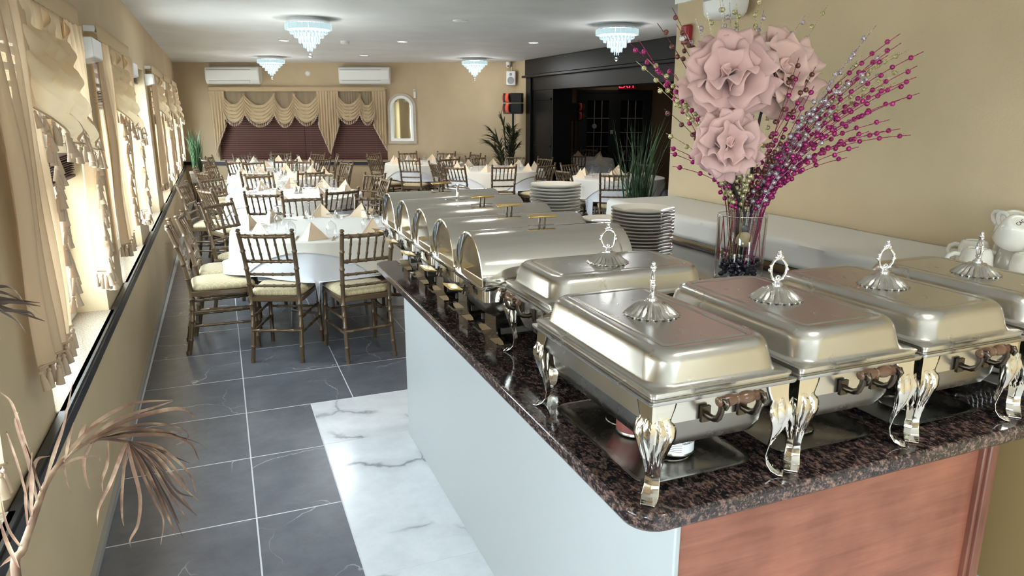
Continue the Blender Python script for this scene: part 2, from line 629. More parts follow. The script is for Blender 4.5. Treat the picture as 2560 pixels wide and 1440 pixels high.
for n, (a, b_) in enumerate(WIN):
    wn = struct('window_%d' % (n + 1), None, None, LO, LPHI)
    ob('sill', MB().box(a, b_, 0.0, 0.2, SILL - 0.05, SILL).mesh('sill', M['stone']), wn, bev=0.004)
    yo = 0.17
    f = MB()
    f.box(a, a + 0.07, yo, yo + 0.07, SILL, HEAD).box(b_ - 0.07, b_, yo, yo + 0.07, SILL, HEAD)
    f.box(a + 0.07, b_ - 0.07, yo, yo + 0.07, SILL, SILL + 0.08).box(a + 0.07, b_ - 0.07, yo, yo + 0.07, HEAD - 0.07, HEAD)
    ob('window_frame', f.mesh('window_frame', M['white']), wn, bev=0.004)
    g = MB(); q = 0.11
    g.box(a + 0.07, a + q, yo + 0.015, yo + 0.055, SILL + 0.08, HEAD - 0.07).box(b_ - q, b_ - 0.07, yo + 0.015, yo + 0.055, SILL + 0.08, HEAD - 0.07)
    g.box(a + q, b_ - q, yo + 0.015, yo + 0.055, SILL + 0.08, SILL + 0.12).box(a + q, b_ - q, yo + 0.015, yo + 0.055, HEAD - 0.11, HEAD - 0.07)
    ob('sash', g.mesh('sash', M['white']), wn, bev=0.003)
    ob('mullion', MB().box((a + b_) / 2 - 0.02, (a + b_) / 2 + 0.02, yo + 0.012, yo + 0.058, SILL + 0.12, HEAD - 0.11).mesh('mullion', M['white']), wn)
    for (p0, p1) in ((a + q, (a + b_) / 2 - 0.02), ((a + b_) / 2 + 0.02, b_ - q)):
        ob('pane', MB().box(p0, p1, yo + 0.03, yo + 0.036, SILL + 0.12, HEAD - 0.11).mesh('pane', M['glass'], 0), wn)
    ld = bpy.data.lights.new('window_portal', 'AREA'); ld.shape = 'RECTANGLE'; ld.size = b_ - a; ld.size_y = HEAD - SILL
    ld.cycles.is_portal = True
    lo = bpy.data.objects.new('window_portal', ld); COL.objects.link(lo)
    lo.matrix_world = Matrix.Translation(LO) @ Matrix.Rotation(LPHI, 4, 'Z') @ Matrix.Translation(((a + b_) / 2, 0.3, (HEAD + SILL) / 2)) @ Matrix.Rotation(-pi / 2, 4, 'X')

# far walls
C0, B1, B2, B3 = Vector((-0.64, 14.9, 0)), Vector((3.47, 13.3, 0)), Vector((5.06, 12.36, 0)), Vector((5.17, 11.97, 0))


def frame_of(a, b_): d = b_ - a; return d.length, atan2(d.y, d.x)


FL, FPHI = frame_of(C0, B1)
FW0, FW1, FZ0, FZ1 = 0.66, 3.82, 0.73, 2.02
m_ = MB()
m_.box(-0.4, FL, 0.14, 0.3, -0.1, CEIL + 0.02)
m_.box(-0.4, FW0, 0, 0.14, -0.1, CEIL + 0.02).box(FW1, FL, 0, 0.14, -0.1, CEIL + 0.02)
m_.box(FW0, FW1, 0, 0.14, -0.1, FZ0 - 0.02).box(FW0, FW1, 0, 0.14, FZ1, CEIL + 0.02)
wf = struct('wall_far', m_.mesh('wall_far', M['wall_far']), None, C0, FPHI)
wn = struct('window_20', None, None, C0, FPHI)
ob('window_frame', MB().box(FW0, FW1, 0.10, 0.13, FZ0, FZ1).mesh('window_frame', M['blackgloss']), wn)
ob('sill', MB().box(FW0 - 0.03, FW1 + 0.03, -0.03, 0.12, FZ0 - 0.02, FZ0).mesh('sill', M['wall_far']), wn)
struct('trim_2', MB().box(-0.05, FL, -0.03, 0.0, FZ0 - 0.08, FZ0 - 0.02).mesh('trim_2', M['black']), None, C0, FPHI)
L2, P2 = frame_of(B1, B2)
struct('wall_angle', MB().box(-0.02, L2, 0, 0.2, -0.1, CEIL + 0.02).mesh('wall_angle', M['wall_far']), None, B1, P2)
L3, P3 = frame_of(B2, B3)
struct('wall_corner', MB().box(-0.02, L3 + 0.02, 0, 0.2, -0.1, CEIL + 0.02).mesh('wall_corner', M['wall_far']), None, B2, P3)

# right side: partition beside the buffet, dark opening, back room
struct('wall_near_right', MB().box(2.95, 3.09, -4.6, 4.32, -0.1, 2.345).mesh('wall_near_right', M['wall']))
struct('trim_3', MB().box(2.935, 3.10, -4.6, 4.335, 2.345, 2.375).mesh('trim_3', M['white']))
struct('wall_right', MB().box(5.16, 5.36, -4.6, 7.3, -0.1, CEIL + 0.02).mesh('wall_right', M['wall_far']))
struct('wall_back', MB().box(-1.0, 0.3, -4.7, -4.5, -0.1, CEIL).box(0.3, 2.7, -4.7, -4.5, -0.1, 0.7).box(0.3, 2.7, -4.7, -4.5, 2.1, CEIL).box(2.7, 5.3, -4.7, -4.5, -0.1, CEIL).mesh('wall_back', M['wall']))
wn = struct('window_21')
f = MB().box(0.3, 0.38, -4.65, -4.55, 0.7, 2.1).box(2.62, 2.7, -4.65, -4.55, 0.7, 2.1).box(0.38, 2.62, -4.65, -4.55, 0.7, 0.78).box(0.38, 2.62, -4.65, -4.55, 2.02, 2.1).box(1.46, 1.54, -4.65, -4.55, 0.78, 2.02)
ob('window_frame', f.mesh('window_frame', M['white']), wn)
for a, b_ in ((0.38, 1.46), (1.54, 2.62)):
    ob('pane', MB().box(a, b_, -4.605, -4.6, 0.78, 2.02).mesh('pane', M['glass'], 0), wn)
ld = bpy.data.lights.new('window_portal', 'AREA'); ld.shape = 'RECTANGLE'; ld.size = 2.4; ld.size_y = 1.4; ld.cycles.is_portal = True
lo = bpy.data.objects.new('window_portal', ld); COL.objects.link(lo); lo.location = (1.5, -4.68, 1.4); lo.rotation_euler = (pi / 2, 0, 0)

OP = struct('trim_4')     # the black-painted opening to the back room
ob('fascia', MB().box(5.06, 5.30, 7.1, 11.95, 2.24, CEIL).mesh('fascia', M['blackgloss']), OP, bev=0.01)
ob('lip', MB().box(5.02, 5.32, 7.1, 12.0, 2.20, 2.24).mesh('lip', M['blackgloss']), OP, bev=0.006)
ob('soffit', MB().box(5.12, 5.50, 7.1, 11.95, 1.99, 2.20).mesh('soffit', M['blackgloss']), OP)
ob('column', MB().box(5.14, 5.50, 10.95, 11.93, -0.01, 2.0).mesh('column', M['blackgloss']), OP, bev=0.01)
ob('column_edge', MB().box(5.08, 5.16, 11.75, 11.95, -0.01, 2.2).mesh('column_edge', M['blackgloss']), OP, bev=0.006)
for zz in (0.2, 1.05, 1.82):
    ob('column_moulding', MB().box(5.12, 5.14, 11.0, 11.7, zz, zz + 0.03).mesh('column_moulding', M['blackgloss']), OP)
ob('jamb', MB().box(5.14, 5.5, 7.1, 7.36, -0.01, 2.0).mesh('jamb', M['blackgloss']), OP, bev=0.01)
fwh = Vector((sin(YAW), cos(YAW), 0)); rtv = Vector((cos(YAW), -sin(YAW), 0))
BO = fwh * 15.3 - rtv * 0.15
DX0 = (1453 - 1280) / 1827 * 15.3 + 0.15
DX1 = (1621 - 1280) / 1827 * 15.3 + 0.15
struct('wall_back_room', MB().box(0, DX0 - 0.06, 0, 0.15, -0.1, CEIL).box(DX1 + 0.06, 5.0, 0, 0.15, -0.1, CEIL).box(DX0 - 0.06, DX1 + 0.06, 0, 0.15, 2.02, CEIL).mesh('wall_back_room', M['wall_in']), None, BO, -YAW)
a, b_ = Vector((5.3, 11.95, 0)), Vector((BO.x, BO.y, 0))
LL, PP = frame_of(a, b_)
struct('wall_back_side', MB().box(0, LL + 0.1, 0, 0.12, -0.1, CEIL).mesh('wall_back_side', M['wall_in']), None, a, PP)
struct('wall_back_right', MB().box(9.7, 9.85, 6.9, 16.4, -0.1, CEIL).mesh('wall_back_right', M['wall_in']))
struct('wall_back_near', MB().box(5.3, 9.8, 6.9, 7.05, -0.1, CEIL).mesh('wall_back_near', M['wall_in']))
dw = (DX1 - DX0) / 2
for n in range(2):
    dr = struct('door_%d' % (n + 1), None, None, BO, -YAW)
    x0, x1 = DX0 + n * dw, DX0 + (n + 1) * dw
    f = MB().box(x0, x0 + 0.12, -0.03, 0.02, 0, 2.0).box(x1 - 0.12, x1, -0.03, 0.02, 0, 2.0).box(x0 + 0.12, x1 - 0.12, -0.03, 0.02, 0, 0.25).box(x0 + 0.12, x1 - 0.12, -0.03, 0.02, 1.85, 2.0)
    ob('door_frame', f.mesh('door_frame', M['blackgloss']), dr)
    ob('pane', MB().box(x0 + 0.12, x1 - 0.12, 0.0, 0.01, 0.25, 1.85).mesh('pane', M['darkglass'], 0), dr)
    for k in (1, 2):
        xm = x0 + 0.12 + (dw - 0.24) * k / 3
        ob('muntin', MB().box(xm - 0.008, xm + 0.008, -0.012, 0.0, 0.25, 1.85).mesh('muntin', M['muntin']), dr)
    for k in (0, 1, 2, 3):
        zm = 0.62 + 0.29 * k
        ob('muntin', MB().box(x0 + 0.12, x1 - 0.12, -0.014, -0.002, zm - 0.007, zm + 0.007).mesh('muntin', M['muntin']), dr)
    if n == 0:
        ob('door_notice', MB().lathe([(0.05, 0), (0.05, 0.004)], 20, (x0 + 0.28, -0.02, 1.33), 'y').mesh('door_notice', M['plastic_grey']), dr)
        ob('door_lock', MB().box(x1 - 0.09, x1 - 0.03, -0.05, -0.03, 1.17, 1.25).mesh('door_lock', M['greymetal']), dr)
struct('trim_5', MB().box(DX0 - 0.06, DX0, -0.04, 0.05, 0, 2.06).box(DX1, DX1 + 0.06, -0.04, 0.05, 0, 2.06).box(DX0, DX1, -0.04, 0.05, 2.0, 2.06).mesh('trim_5', M['blackgloss']), None, BO, -YAW)
struct('exterior_ground', MB().prism([(-60, -40), (-1.0, -40), (-1.0, 60), (-60, 60)], -0.35, -0.3).mesh('exterior_ground', M['ground']))
struct('exterior_ground', MB().prism([(-1.0, -40), (40, -40), (40, -4.8), (-1.0, -4.8)], -0.35, -0.3).mesh('exterior_ground', M['ground']))

# ------------------------------------------------------------------ buffet counter
CT = 0.92
poly = []
for (cx, cy, r, a0) in ((2.36, 3.41, 0.04, 0), (0.71, 3.41, 0.05, 90), (0.71, 1.045, 0.06, 180), (2.36, 1.035, 0.04, 270)):
    for k in range(7):
        a = R(a0 + 15 * k); poly.append((cx + r * cos(a), cy + r * sin(a)))
o = ob('granite_countertop', MB().prism(poly, CT - 0.036, CT).mesh('granite_countertop', M['granite']), bev=0.006)
tag(o, 'polished brown and black granite countertop under the chafing dishes', 'countertop')
ctr = thing('buffet_counter', 'buffet counter base with white side panel and cherry wood end panel', 'counter', (0, 0, 0))
ob('side_panel', MB().box(0.785, 0.80, 1.06, 3.40, 0.0, CT - 0.036).mesh('side_panel', M['laminate']), ctr, bev=0.004, label='smooth white laminate side panel')
ob('end_panel', MB().box(0.80, 1.70, 1.075, 1.095, 0.0, CT - 0.036).mesh('end_panel', M['cherry']), ctr, label='reddish cherry plywood end panel')
ob('corner_post', MB().box(1.70, 1.712, 1.06, 1.10, 0, CT - 0.036).box(1.712, 1.742, 1.052, 1.11, 0, CT - 0.036).box(1.742, 1.752, 1.06, 1.10, 0, CT - 0.036).mesh('corner_post', M['cherry_dark']), ctr, bev=0.003)
ob('inner_panel', MB().box(1.70, 1.74, 1.11, 3.38, 0.0, CT - 0.036).box(0.80, 1.70, 3.36, 3.38, 0, CT - 0.036).mesh('inner_panel', M['laminate']), ctr)
ob('support_panel', MB().box(2.36, 2.40, 1.5, 3.42, 0.0, CT - 0.036).mesh('support_panel', M['tanboard']), ctr)
bx_ = thing('storage_box', 'olive brown storage box on the white floor under the granite overhang', 'box', (2.06, 1.88, 0))
ob('box_body', MB().loft([rrect(0.26, 0.30, 0.04, z, 4) for z in (0.0, 0.80)]).mesh('box_body', M['olive']), bx_, bev=0.01)
ob('box_lid', MB().loft([rrect(0.27, 0.31, 0.04, z, 4) for z in (0.72, 0.815)]).mesh('box_lid', M['olive']), bx_, bev=0.01)

tier = thing('raised_shelf', 'raised tan shelf unit between the granite counter and the wall', 'shelf', (0, 0, 0))
ob('shelf_body', MB().box(2.43, 2.945, 0.6, 4.22, 0.0, 1.055).mesh('shelf_body', M['tanboard']), tier)
ob('dark_strip', MB().box(2.424, 2.43, 0.6, 4.22, 0.936, 0.95).mesh('dark_strip', M['black']), tier)  # thin black strip along the lower hem of the shelf cloth


def tier_cloth():
    xw, y0, W, Lh = 2.942, 0.58, 0.525, 3.655
    def fn(u, v):
        s = u * (W + 0.118); t = v * (Lh + 0.26)
        ex, ey = max(0, s - W), max(0, t - Lh)
        d = max(ex, ey)
        rip = 0.004 * sin(t * 9.5) + 0.003 * sin(t * 23 + 1)
        x = xw - min(s, W) - 0.06 * ex * (1 if ex >= ey else 0) - (rip * min(1, ex / 0.05) if ex > 0 else 0) - 0.008 * (ex > 0)
        y = y0 + min(t, Lh) + 0.05 * ey + 0.008 * (ey > 0) + (0.006 * sin(s * 30) * ey / 0.26 if ey > 0 else 0)
        z = 1.064 - d + 0.0012 * sin(t * 6) * (d == 0) + (0.0015 if d == 0 and abs((t * 1.9) % 1 - 0.5) < 0.02 else 0)
        return (x, y, z)
    return MB().grid(30, 150, fn).mesh('tablecloth', M['tiercloth'], 60)


o = ob('shelf_cloth', tier_cloth(), solid=0.002)
tag(o, 'long white cloth over the raised shelf against the tan wall', 'tablecloth')


# ------------------------------------------------------------------ rectangular chafing dishes
def leg_mesh():
    Z = [.206, .190, .172, .160, .150, .135, .112, .088, .062, .042, .024, .010, .003, .002]
    W = [.038, .035, .030, .030, .040, .040, .031, .022, .016, .0145, .015, .0165, .0155, .0135]
    F = [1, 1, 1, .95, .85, .75, .6, .45, .3, .25, .2, .12, .05, 0]
    D = [.002, .002, .003, .005, .009, .009, .001, -.010, -.02, -.025, -.023, -.014, -.001, .008]
    nz = len(Z)
    def fn(u, v):
        k = v * (nz - 1); i = min(int(k), nz - 2); t = k - i
        g = lambda A: A[i] * (1 - t) + A[i + 1] * t
        q = 2 * u - 1
        z, w_, f_, d_ = g(Z), g(W), g(F), g(D)
        amp = 0.0035 * max(0, min(1, (0.165 - z) / 0.02)) * max(0, min(1, (z - 0.07) / 0.03))
        fl = amp * cos(q * pi * 5)
        if 0.15 < z < 0.165: z += 0.006 * abs(sin(q * pi * 1.5))
        a = d_ - f_ * abs(q) * w_ + fl
        b = q * w_
        return ((a - b) * 0.7071, (a + b) * 0.7071, z)   # local: outward diagonal = (+x,+y)
    return MB().grid(22, 39, fn).mesh('leg', M['steel_mirror'], 50)


def ring_mesh():
    m = MB()
    pts = [(0.0205 * cos(a) * (1 + 0.06 * cos(3 * a)), 0, 0.038 + 0.027 * sin(a)) for a in [2 * pi * k / 28 for k in range(28)]]
    m.tube(pts, 0.0034, 7, closed=True)
    m.lathe([(0.012, 0), (0.013, 0.004), (0.008, 0.008), (0.006, 0.012)], 12)
    m.ball((0, 0, 0.072), 0.0075, 9, 6); m.ball((0.007, 0, 0.068), 0.005, 8, 5); m.ball((-0.007, 0, 0.068), 0.005, 8, 5); m.ball((0, 0, 0.081), 0.005, 8, 5)
    for sx in (1, -1):
        m.ball((sx * 0.023, 0, 0.038), 0.0052, 8, 5); m.ball((sx * 0.021, 0, 0.048), 0.004, 7, 5); m.ball((sx * 0.013, 0, 0.016), 0.0045, 7, 5)
    m.tube([(0.006 * cos(a) * (1 - a / 12), 0, 0.018 + 0.006 * sin(a) * (1 - a / 12)) for a in [0.6 * k for k in range(14)]], 0.0022, 6)
    return m.mesh('ring_handle', M['chrome'], 60)


def boss_mesh():
    m = MB()
    fl = lambda r, z, a: r * (1 + (0.075 * cos(22 * a) if 0.001 < z < 0.0245 else 0))
    m.lathe([(0.060, 0.0), (0.060, 0.0015), (0.056, 0.0025), (0.052, 0.005), (0.043, 0.013), (0.033, 0.022), (0.025, 0.0255), (0.023, 0.029), (0.012, 0.0315), (0.001, 0.032)], 132, mod=fl)
    return m.mesh('lid_boss', M['steel'], 50)


def lid_mesh():
    L = [(.173, .265, .012, .222), (.173, .265, .012, .226), (.168, .260, .014, .228), (.160, .252, .040, .229), (.157, .249, .048, .236), (.151, .243, .052, .272), (.147, .239, .054, .284), (.139, .231, .052, .2915), (.128, .220, .048, .2935), (.125, .217, .046, .2935), (.116, .208, .014, .2935),
         (.113, .205, .012, .2935), (.111, .203, .011, .2918), (.107, .199, .010, .2918), (.105, .197, .009, .2936), (.102, .194, .008, .2936), (.06, .12, .01, .2936)]
    return MB().loft([rrect(a - .008, b_, r, z, 6) for a, b_, r, z in L], cap0=False).mesh('lid', M['steel'], 60)


def frame_mesh():
    L = [(.164, .256, .01, .158), (.164, .256, .01, .203), (.178, .270, .008, .205), (.180, .272, .008, .209), (.180, .272, .008, .213), (.172, .264, .006, .214), (.160, .252, .02, .213), (.160, .252, .02, .16), (.164, .256, .01, .158)]
    return MB().loft([rrect(a - .008, b_, r, z, 4) for a, b_, r, z in L], False, False).mesh('frame', M['steel'], 40)


def pan_mesh():
    L = [(.158, .250, .03, .212), (.152, .244, .035, .19), (.146, .238, .04, .12), (.138, .230, .045, .098), (.12, .21, .04, .090)]
    return MB().loft([rrect(a - .008, b_, r, z, 6) for a, b_, r, z in L][::-1], True, False).mesh('water_pan', M['steel_dark'], 45)


def grip_mesh():
    pr = [(.004, -.052), (.0085, -.051), (.010, -.047), (.0085, -.043), (.0105, -.036), (.0118, -.026), (.0105, -.017), (.008, -.012), (.0105, -.008), (.008, -.004),
          (.0115, .006), (.0125, .016), (.0105, .027), (.008, .031), (.0105, .036), (.0085, .041), (.010, .047), (.0085, .051), (.004, .052)]
    return MB().lathe(pr, 16, axis='x').mesh('grip', M['gripwood'], 60)


def scroll_mesh():
    m = MB()
    pts = [(0, 0, -0.035), (0, 0.012, -0.037), (0, 0.027, -0.036), (0, 0.04, -0.028), (0, 0.046, -0.012), (0, 0.046, 0.0), (0, 0.050, 0.010), (0, 0.058, 0.012), (0, 0.062, 0.005), (0, 0.058, -0.003), (0, 0.053, 0.0)]
    m.tube(pts, [.007, .0065, .0065, .0065, .006, .006, .006, .0055, .005, .0045, .003], 8)
    m.box(-0.010, 0.010, -0.003, 0.004, -0.052, -0.020)
    for k in range(4): m.ball((0, 0.012 + 0.008 * k, -0.040 + 0.002 * k), 0.005, 7, 5)
    return m.mesh('scroll_bracket', M['bronze'], 60)


def tray_mesh():
    L = [(.150, .235, .04, .004), (.158, .243, .045, .012), (.168, .253, .05, .013), (.168, .253, .05, .0145), (.158, .243, .045, .0135), (.148, .233, .04, .006)]
    m = MB().loft([rrect(a, b_, r, z, 6) for a, b_, r, z in L])
    for yy in (-0.11, 0.11):
        m.tube([(0.055 * cos(2 * pi * k / 24), yy + 0.055 * sin(2 * pi * k / 24), 0.0065) for k in range(24)], 0.002, 5, closed=True)
    return m.mesh('under_tray', M['steel_dark'], 50)


def chafer(cx, cy, rz, label, ring_rot, tilt=0.0):
    t = thing('chafing_dish', label, 'chafing dish', (cx, cy, CT), rz, 'rectangular chafing dishes')
    ob('frame', cached('cf', frame_mesh), t)
    ob('water_pan', cached('cp', pan_mesh), t)
    for sx, sy, rr in ((1, 1, 0), (-1, 1, pi / 2), (-1, -1, pi), (1, -1, 3 * pi / 2)):
        ob('leg', cached('cl', leg_mesh), t, (sx * 0.158, sy * 0.258, 0), (0, 0, rr), solid=0.0022)
    ob('food_pan', cached('cfp', lambda: MB().loft([rrect(.162, .262, .01, z, 4) for z in (.2145, .2205)]).mesh('food_pan', M['steel'])), t)
    lid = ob('lid', cached('clid', lid_mesh), t, (0, 0, 0), (0, 0, tilt))
    ob('lid_boss', cached('cb', boss_mesh), lid, (0, 0, 0.294))
    ob('ring_handle', cached('cr', ring_mesh), lid, (0, 0, 0.325), (0, 0, ring_rot))
    for s in (1, -1):
        h = ob('handle', cached('cg', grip_mesh), t, (0, s * 0.306, 0.212))
        for q in (1, -1):
            ob('scroll_bracket', cached('cs', scroll_mesh), h, (q * 0.043, -s * 0.044, -0.006), (0, 0, 0 if s > 0 else pi))
    return t


CH = [(0.853, 1.288, 'rectangular steel chafing dish at the granite corner with fuel cans underneath', R(62)),
      (1.203, 1.290, 'rectangular steel chafing dish second in along the counter end, before the vase', R(-8)),
      (1.553, 1.292, 'rectangular steel chafing dish third in along the counter end', R(-12)),
      (1.903, 1.294, 'rectangular steel chafing dish in front of the pile of mugs', R(50))]
for k, (x, y, lb, rr) in enumerate(CH):
    chafer(x, y, R((0.1, -0.1, 0.0, 0.1)[k]), lb, rr)
    o = ob('drip_tray', cached('tray', tray_mesh), None, (x, y, CT - 0.003 + (.047 if k == 3 else 0)), sc=(.84, .84, 1))
    tag(o, ('shallow dark steel tray under the chafing dish with fuel cans', 'shallow dark steel tray under the second chafing dish of the counter end', 'shallow dark steel tray under the third chafing dish of the counter end', 'shallow dark steel tray under the chafing dish by the mugs')[k], 'tray')
chafer(1.035, 1.807, pi / 2, 'rectangular steel chafing dish set crosswise in front of the roll-top dishes', R(75))


def can(x, y, rz, red, label):
    t = thing('fuel_can', label, 'fuel can', (x, y, CT + 0.0052), rz)
    ob('can_body', cached('can', lambda: MB().lathe([(.040, 0), (.042, .002), (.042, .006), (.041, .008), (.041, .056), (.042, .058), (.042, .062), (.038, .062), (.036, .058), (.001, .058)], 32).mesh('can_body', M['tin'], 40)), t)
    ob('can_label', MB().lathe([(.0416, .008), (.0416, .054)], 32, cap=False).mesh('can_label', M['labelred'] if red else M['label'], 40), t)
    if not red:
        for s_, zz, sz in (('Sterno', .044, .013), ('HANDY FUEL', .032, .0075)):
            ob('lettering', text_mesh(s_, sz, M['ink'], 0.0003, 0.0418), t, (0, -0.0418, zz), (pi / 2, 0, 0))
        for q in range(9):
            ob('print_line', MB().grid(10, 1, lambda u, v, q=q: (-0.0418 * sin(.55 + (.75 + .05 * (q % 3)) * u), -0.0418 * cos(.55 + (.75 + .05 * (q % 3)) * u), .048 - .0042 * q - .0009 * v)).mesh('print_line', M['ink'], 80), t)
    return t


can(0.868, 1.195, R(18), False, 'fuel can with white printed label on the tray under the corner dish')
can(0.835, 1.31, 0, True, 'fuel can with dark red label behind the white labelled one')


# ------------------------------------------------------------------ roll-top chafing dishes
def roll_lid_mesh():
    m = MB(); n = 26; z0 = 0.206
    prof = [(-.256, .118), (-.256, .134), (-.264, .137), (-.269, .143), (-.268, .148), (-.255, .150), (.222, .150), (.224, .1478), (.227, .1478), (.229, .150), (.255, .150), (.268, .148), (.269, .143), (.264, .137), (.256, .134), (.256, .118)]
    loops = []
    for x, r in prof:
        loops.append([(x, r * cos(pi * k / n), z0 + r * 1.0 * sin(pi * k / n)) for k in range(n + 1)])
    m.loft(loops)
    return m.mesh('roll_lid', M['steel_mirror'], 40)


def roll_frame_mesh():
    L = [(.262, .140, .02, .150), (.262, .140, .02, .188), (.274, .152, .02, .190), (.276, .154, .02, .196), (.276, .154, .02, .204), (.268, .147, .02, .206), (.25, .13, .02, .203), (.25, .13, .02, .15), (.262, .140, .02, .150)]
    return MB().loft([rrect(a, b_, r, z, 4) for a, b_, r, z in L], False, False).mesh('rim', M['steel_mirror'], 40)


def roll_pan_mesh():
    L = [(.255, .134, .03, .188), (.25, .128, .035, .14), (.24, .118, .05, .105), (.22, .10, .05, .088), (.18, .07, .05, .083)]
    return MB().loft([rrect(a, b_, r, z, 6) for a, b_, r, z in L][::-1], True, False).mesh('water_pan', M['steel_dark'], 50)


def roll_leg_mesh():
    prof = [(.13, 0), (.12, .012), (.06, .02), (.052, .05), (.055, .10), (.09, .16)]
    pl = [(y, z) for y, z in prof] + [(-y, z) for y, z in prof[::-1]]
    n = len(pl); m = MB()
    m.add([(-.0025, y, z) for y, z in pl] + [(.0025, y, z) for y, z in pl], [tuple(range(n)), tuple(range(2 * n - 1, n - 1, -1))] + [(i, i + n, (i + 1) % n + n, (i + 1) % n) for i in range(n)])
    m.box(-.024, .024, -.128, -.05, 0, .004).box(-.024, .024, .05, .128, 0, .004)
    return m.mesh('stand_leg', M['steel_mirror'], 30)


def bar_handle_mesh(mt):
    m = MB()
    m.box(-.05, .05, -.013, .013, .030, .036)
    return m.mesh('handle_bar', mt, 30)


def roll(y, label, k):
    t = thing('roll_top_chafing_dish', label, 'chafing dish', (0.975, y, CT), 0.0, 'roll-top chafing dishes')
    t.scale = (1, .96, 1)
    ob('rim', cached('rf', roll_frame_mesh), t)
    ob('water_pan', cached('rp', roll_pan_mesh), t)
    for sx in (-1, 1):
        ob('stand_leg', cached('rl', roll_leg_mesh), t, (sx * 0.19, 0, 0))
    ob('stand_rail', cached('rr', lambda: MB().box(-.19, .19, -.10, -.092, .03, .05).box(-.19, .19, .092, .10, .03, .05).box(-.17, .17, -.09, .09, .03, .034).mesh('stand_rail', M['steel_dark'])), t)
    lid = ob('roll_lid', cached('rlid', roll_lid_mesh), t)
    zt = 0.356
    if k == 3:
        h = ob('arch_handle', cached('ra', lambda: MB().tube([(-.055 + .11 * i / 14, 0, .052 - .020 * (2 * i / 14 - 1) ** 2) for i in range(15)], .006, 8, flat=.5).mesh('arch_handle', M['chrome'], 60)), lid, (-.01, 0.02, zt))
        ob('handle_post', cached('rpst', lambda: MB().lathe([(.012, -.01), (.008, 0), (.007, .045), (.010, .052)], 10).mesh('handle_post', M['chrome'], 40)), h)
    else:
        h = ob('handle_bar', cached('rb', lambda: bar_handle_mesh(M['brass'])), lid, (0, 0.02, zt), (R(8), 0, R(-4 + 3 * k)), bev=0.002)
        for q in (-1, 1):
            ob('handle_post', cached('rpp', lambda: MB().lathe([(.006, -.012), (.004, 0), (.004, .03)], 8).mesh('handle_post', M['bronze'], 40)), h, (q * 0.009, 0, 0))
        ob('handle_plate', cached('rpl', lambda: MB().box(-.045, .045, -.010, .010, -.004, .001).mesh('handle_plate', M['steel_dark'])), h)
    for s in (-1, 1):
        h = ob('side_handle', cached('rs', lambda: MB().box(-.022, .022, -.042, .042, .0, .006).mesh('side_handle', M['brass'])), t, (s * .325, -0.01, .178), (0, R(-10 * s), 0), bev=0.002)
        for q in (-1, 1):
            ob('handle_post', cached('rsp', lambda: MB().box(-.004, .052, -.004, .004, -.006, .002).box(.040, .048, -.005, .005, -.02, .012).mesh('handle_post', M['bronze'])), h, (0, q * .014, 0), (0, 0, 0 if s < 0 else pi))
    return t


RL = ['roll-top chafing dish next to the crosswise rectangular dish', 'second roll-top chafing dish counted from the rectangular dishes', 'middle roll-top chafing dish of the five in a row',
      'roll-top chafing dish with a curved chrome handle on its lid', 'roll-top chafing dish at the counter end facing the dining tables']
for k in range(5):
    roll(2.1325 + 0.2965 * k, RL[k], k)


# ------------------------------------------------------------------ plates, mugs
def plate_mesh(r):
    return MB().lathe([(.001, .004), (r * .55, .004), (r * .62, .0055), (r * .72, .0125), (r * .97, .0205), (r, .0225), (r * .995, .0185), (r * .97, .0155), (r * .72, .006), (r * .6, .0), (.001, .0)], 40).mesh('plate', M['porcelain'], 60)


def stack(x, y, n, r, label, group, dz=0.0163, z=CT):
    me = cached(('plate', r), lambda: plate_mesh(r))
    for k in range(n):
        o = ob('dinner_plate', me, None, (x + random.uniform(-.003, .003), y + random.uniform(-.003, .003), z + 0.0005 + k * dz), (0, 0, random.uniform(0, 6)))
        tag(o, label, 'plate', group)


stack(1.90, 2.99, 16, .155, 'white dinner plate in the stack beside the flower vase', 'plates in the stack by the vase')
stack(1.585, 3.33, 22, .132, 'white dinner plate in the tall stack at the far counter end', 'plates in the tall stack')
stack(1.885, 3.318, 10, .14, 'white plate in the low stack between the two taller stacks', 'plates in the low stack')


def mug_body():
    return MB().lathe([(.001, .078), (.026, .078), (.028, .082), (.034, .082), (.040, .076), (.046, .060), (.0495, .03), (.052, .002), (.050, .0), (.048, .004), (.044, .05), (.03, .072), (.001, .074)], 36).mesh('mug_body', M['mug'], 50)


def mug_handle():
    return MB().tube([(.047, 0, .058), (.062, 0, .060), (.078, 0, .052), (.084, 0, .036), (.078, 0, .020), (.064, 0, .012), (.050, 0, .014)], .0062, 8, flat=1.3).mesh('mug_handle', M['mug'], 60)


def mug(loc, rot, label, txt=False, hr=0.0):
    t = thing('coffee_mug', label, 'mug', loc, 0, 'upturned mugs', rot)
    t.scale = (1.14, 1.14, 1.14)
    ob('mug_body', cached('mb', mug_body), t)
    ob('mug_handle', cached('mh', mug_handle), t, (0, 0, 0), (0, 0, R(hr)))
    if txt:
        ob('base_stamp', cached('mt', lambda: text_mesh('CAC', .017, M['ink'], .0003)), t, (0, 0, .0785), (0, 0, 0))


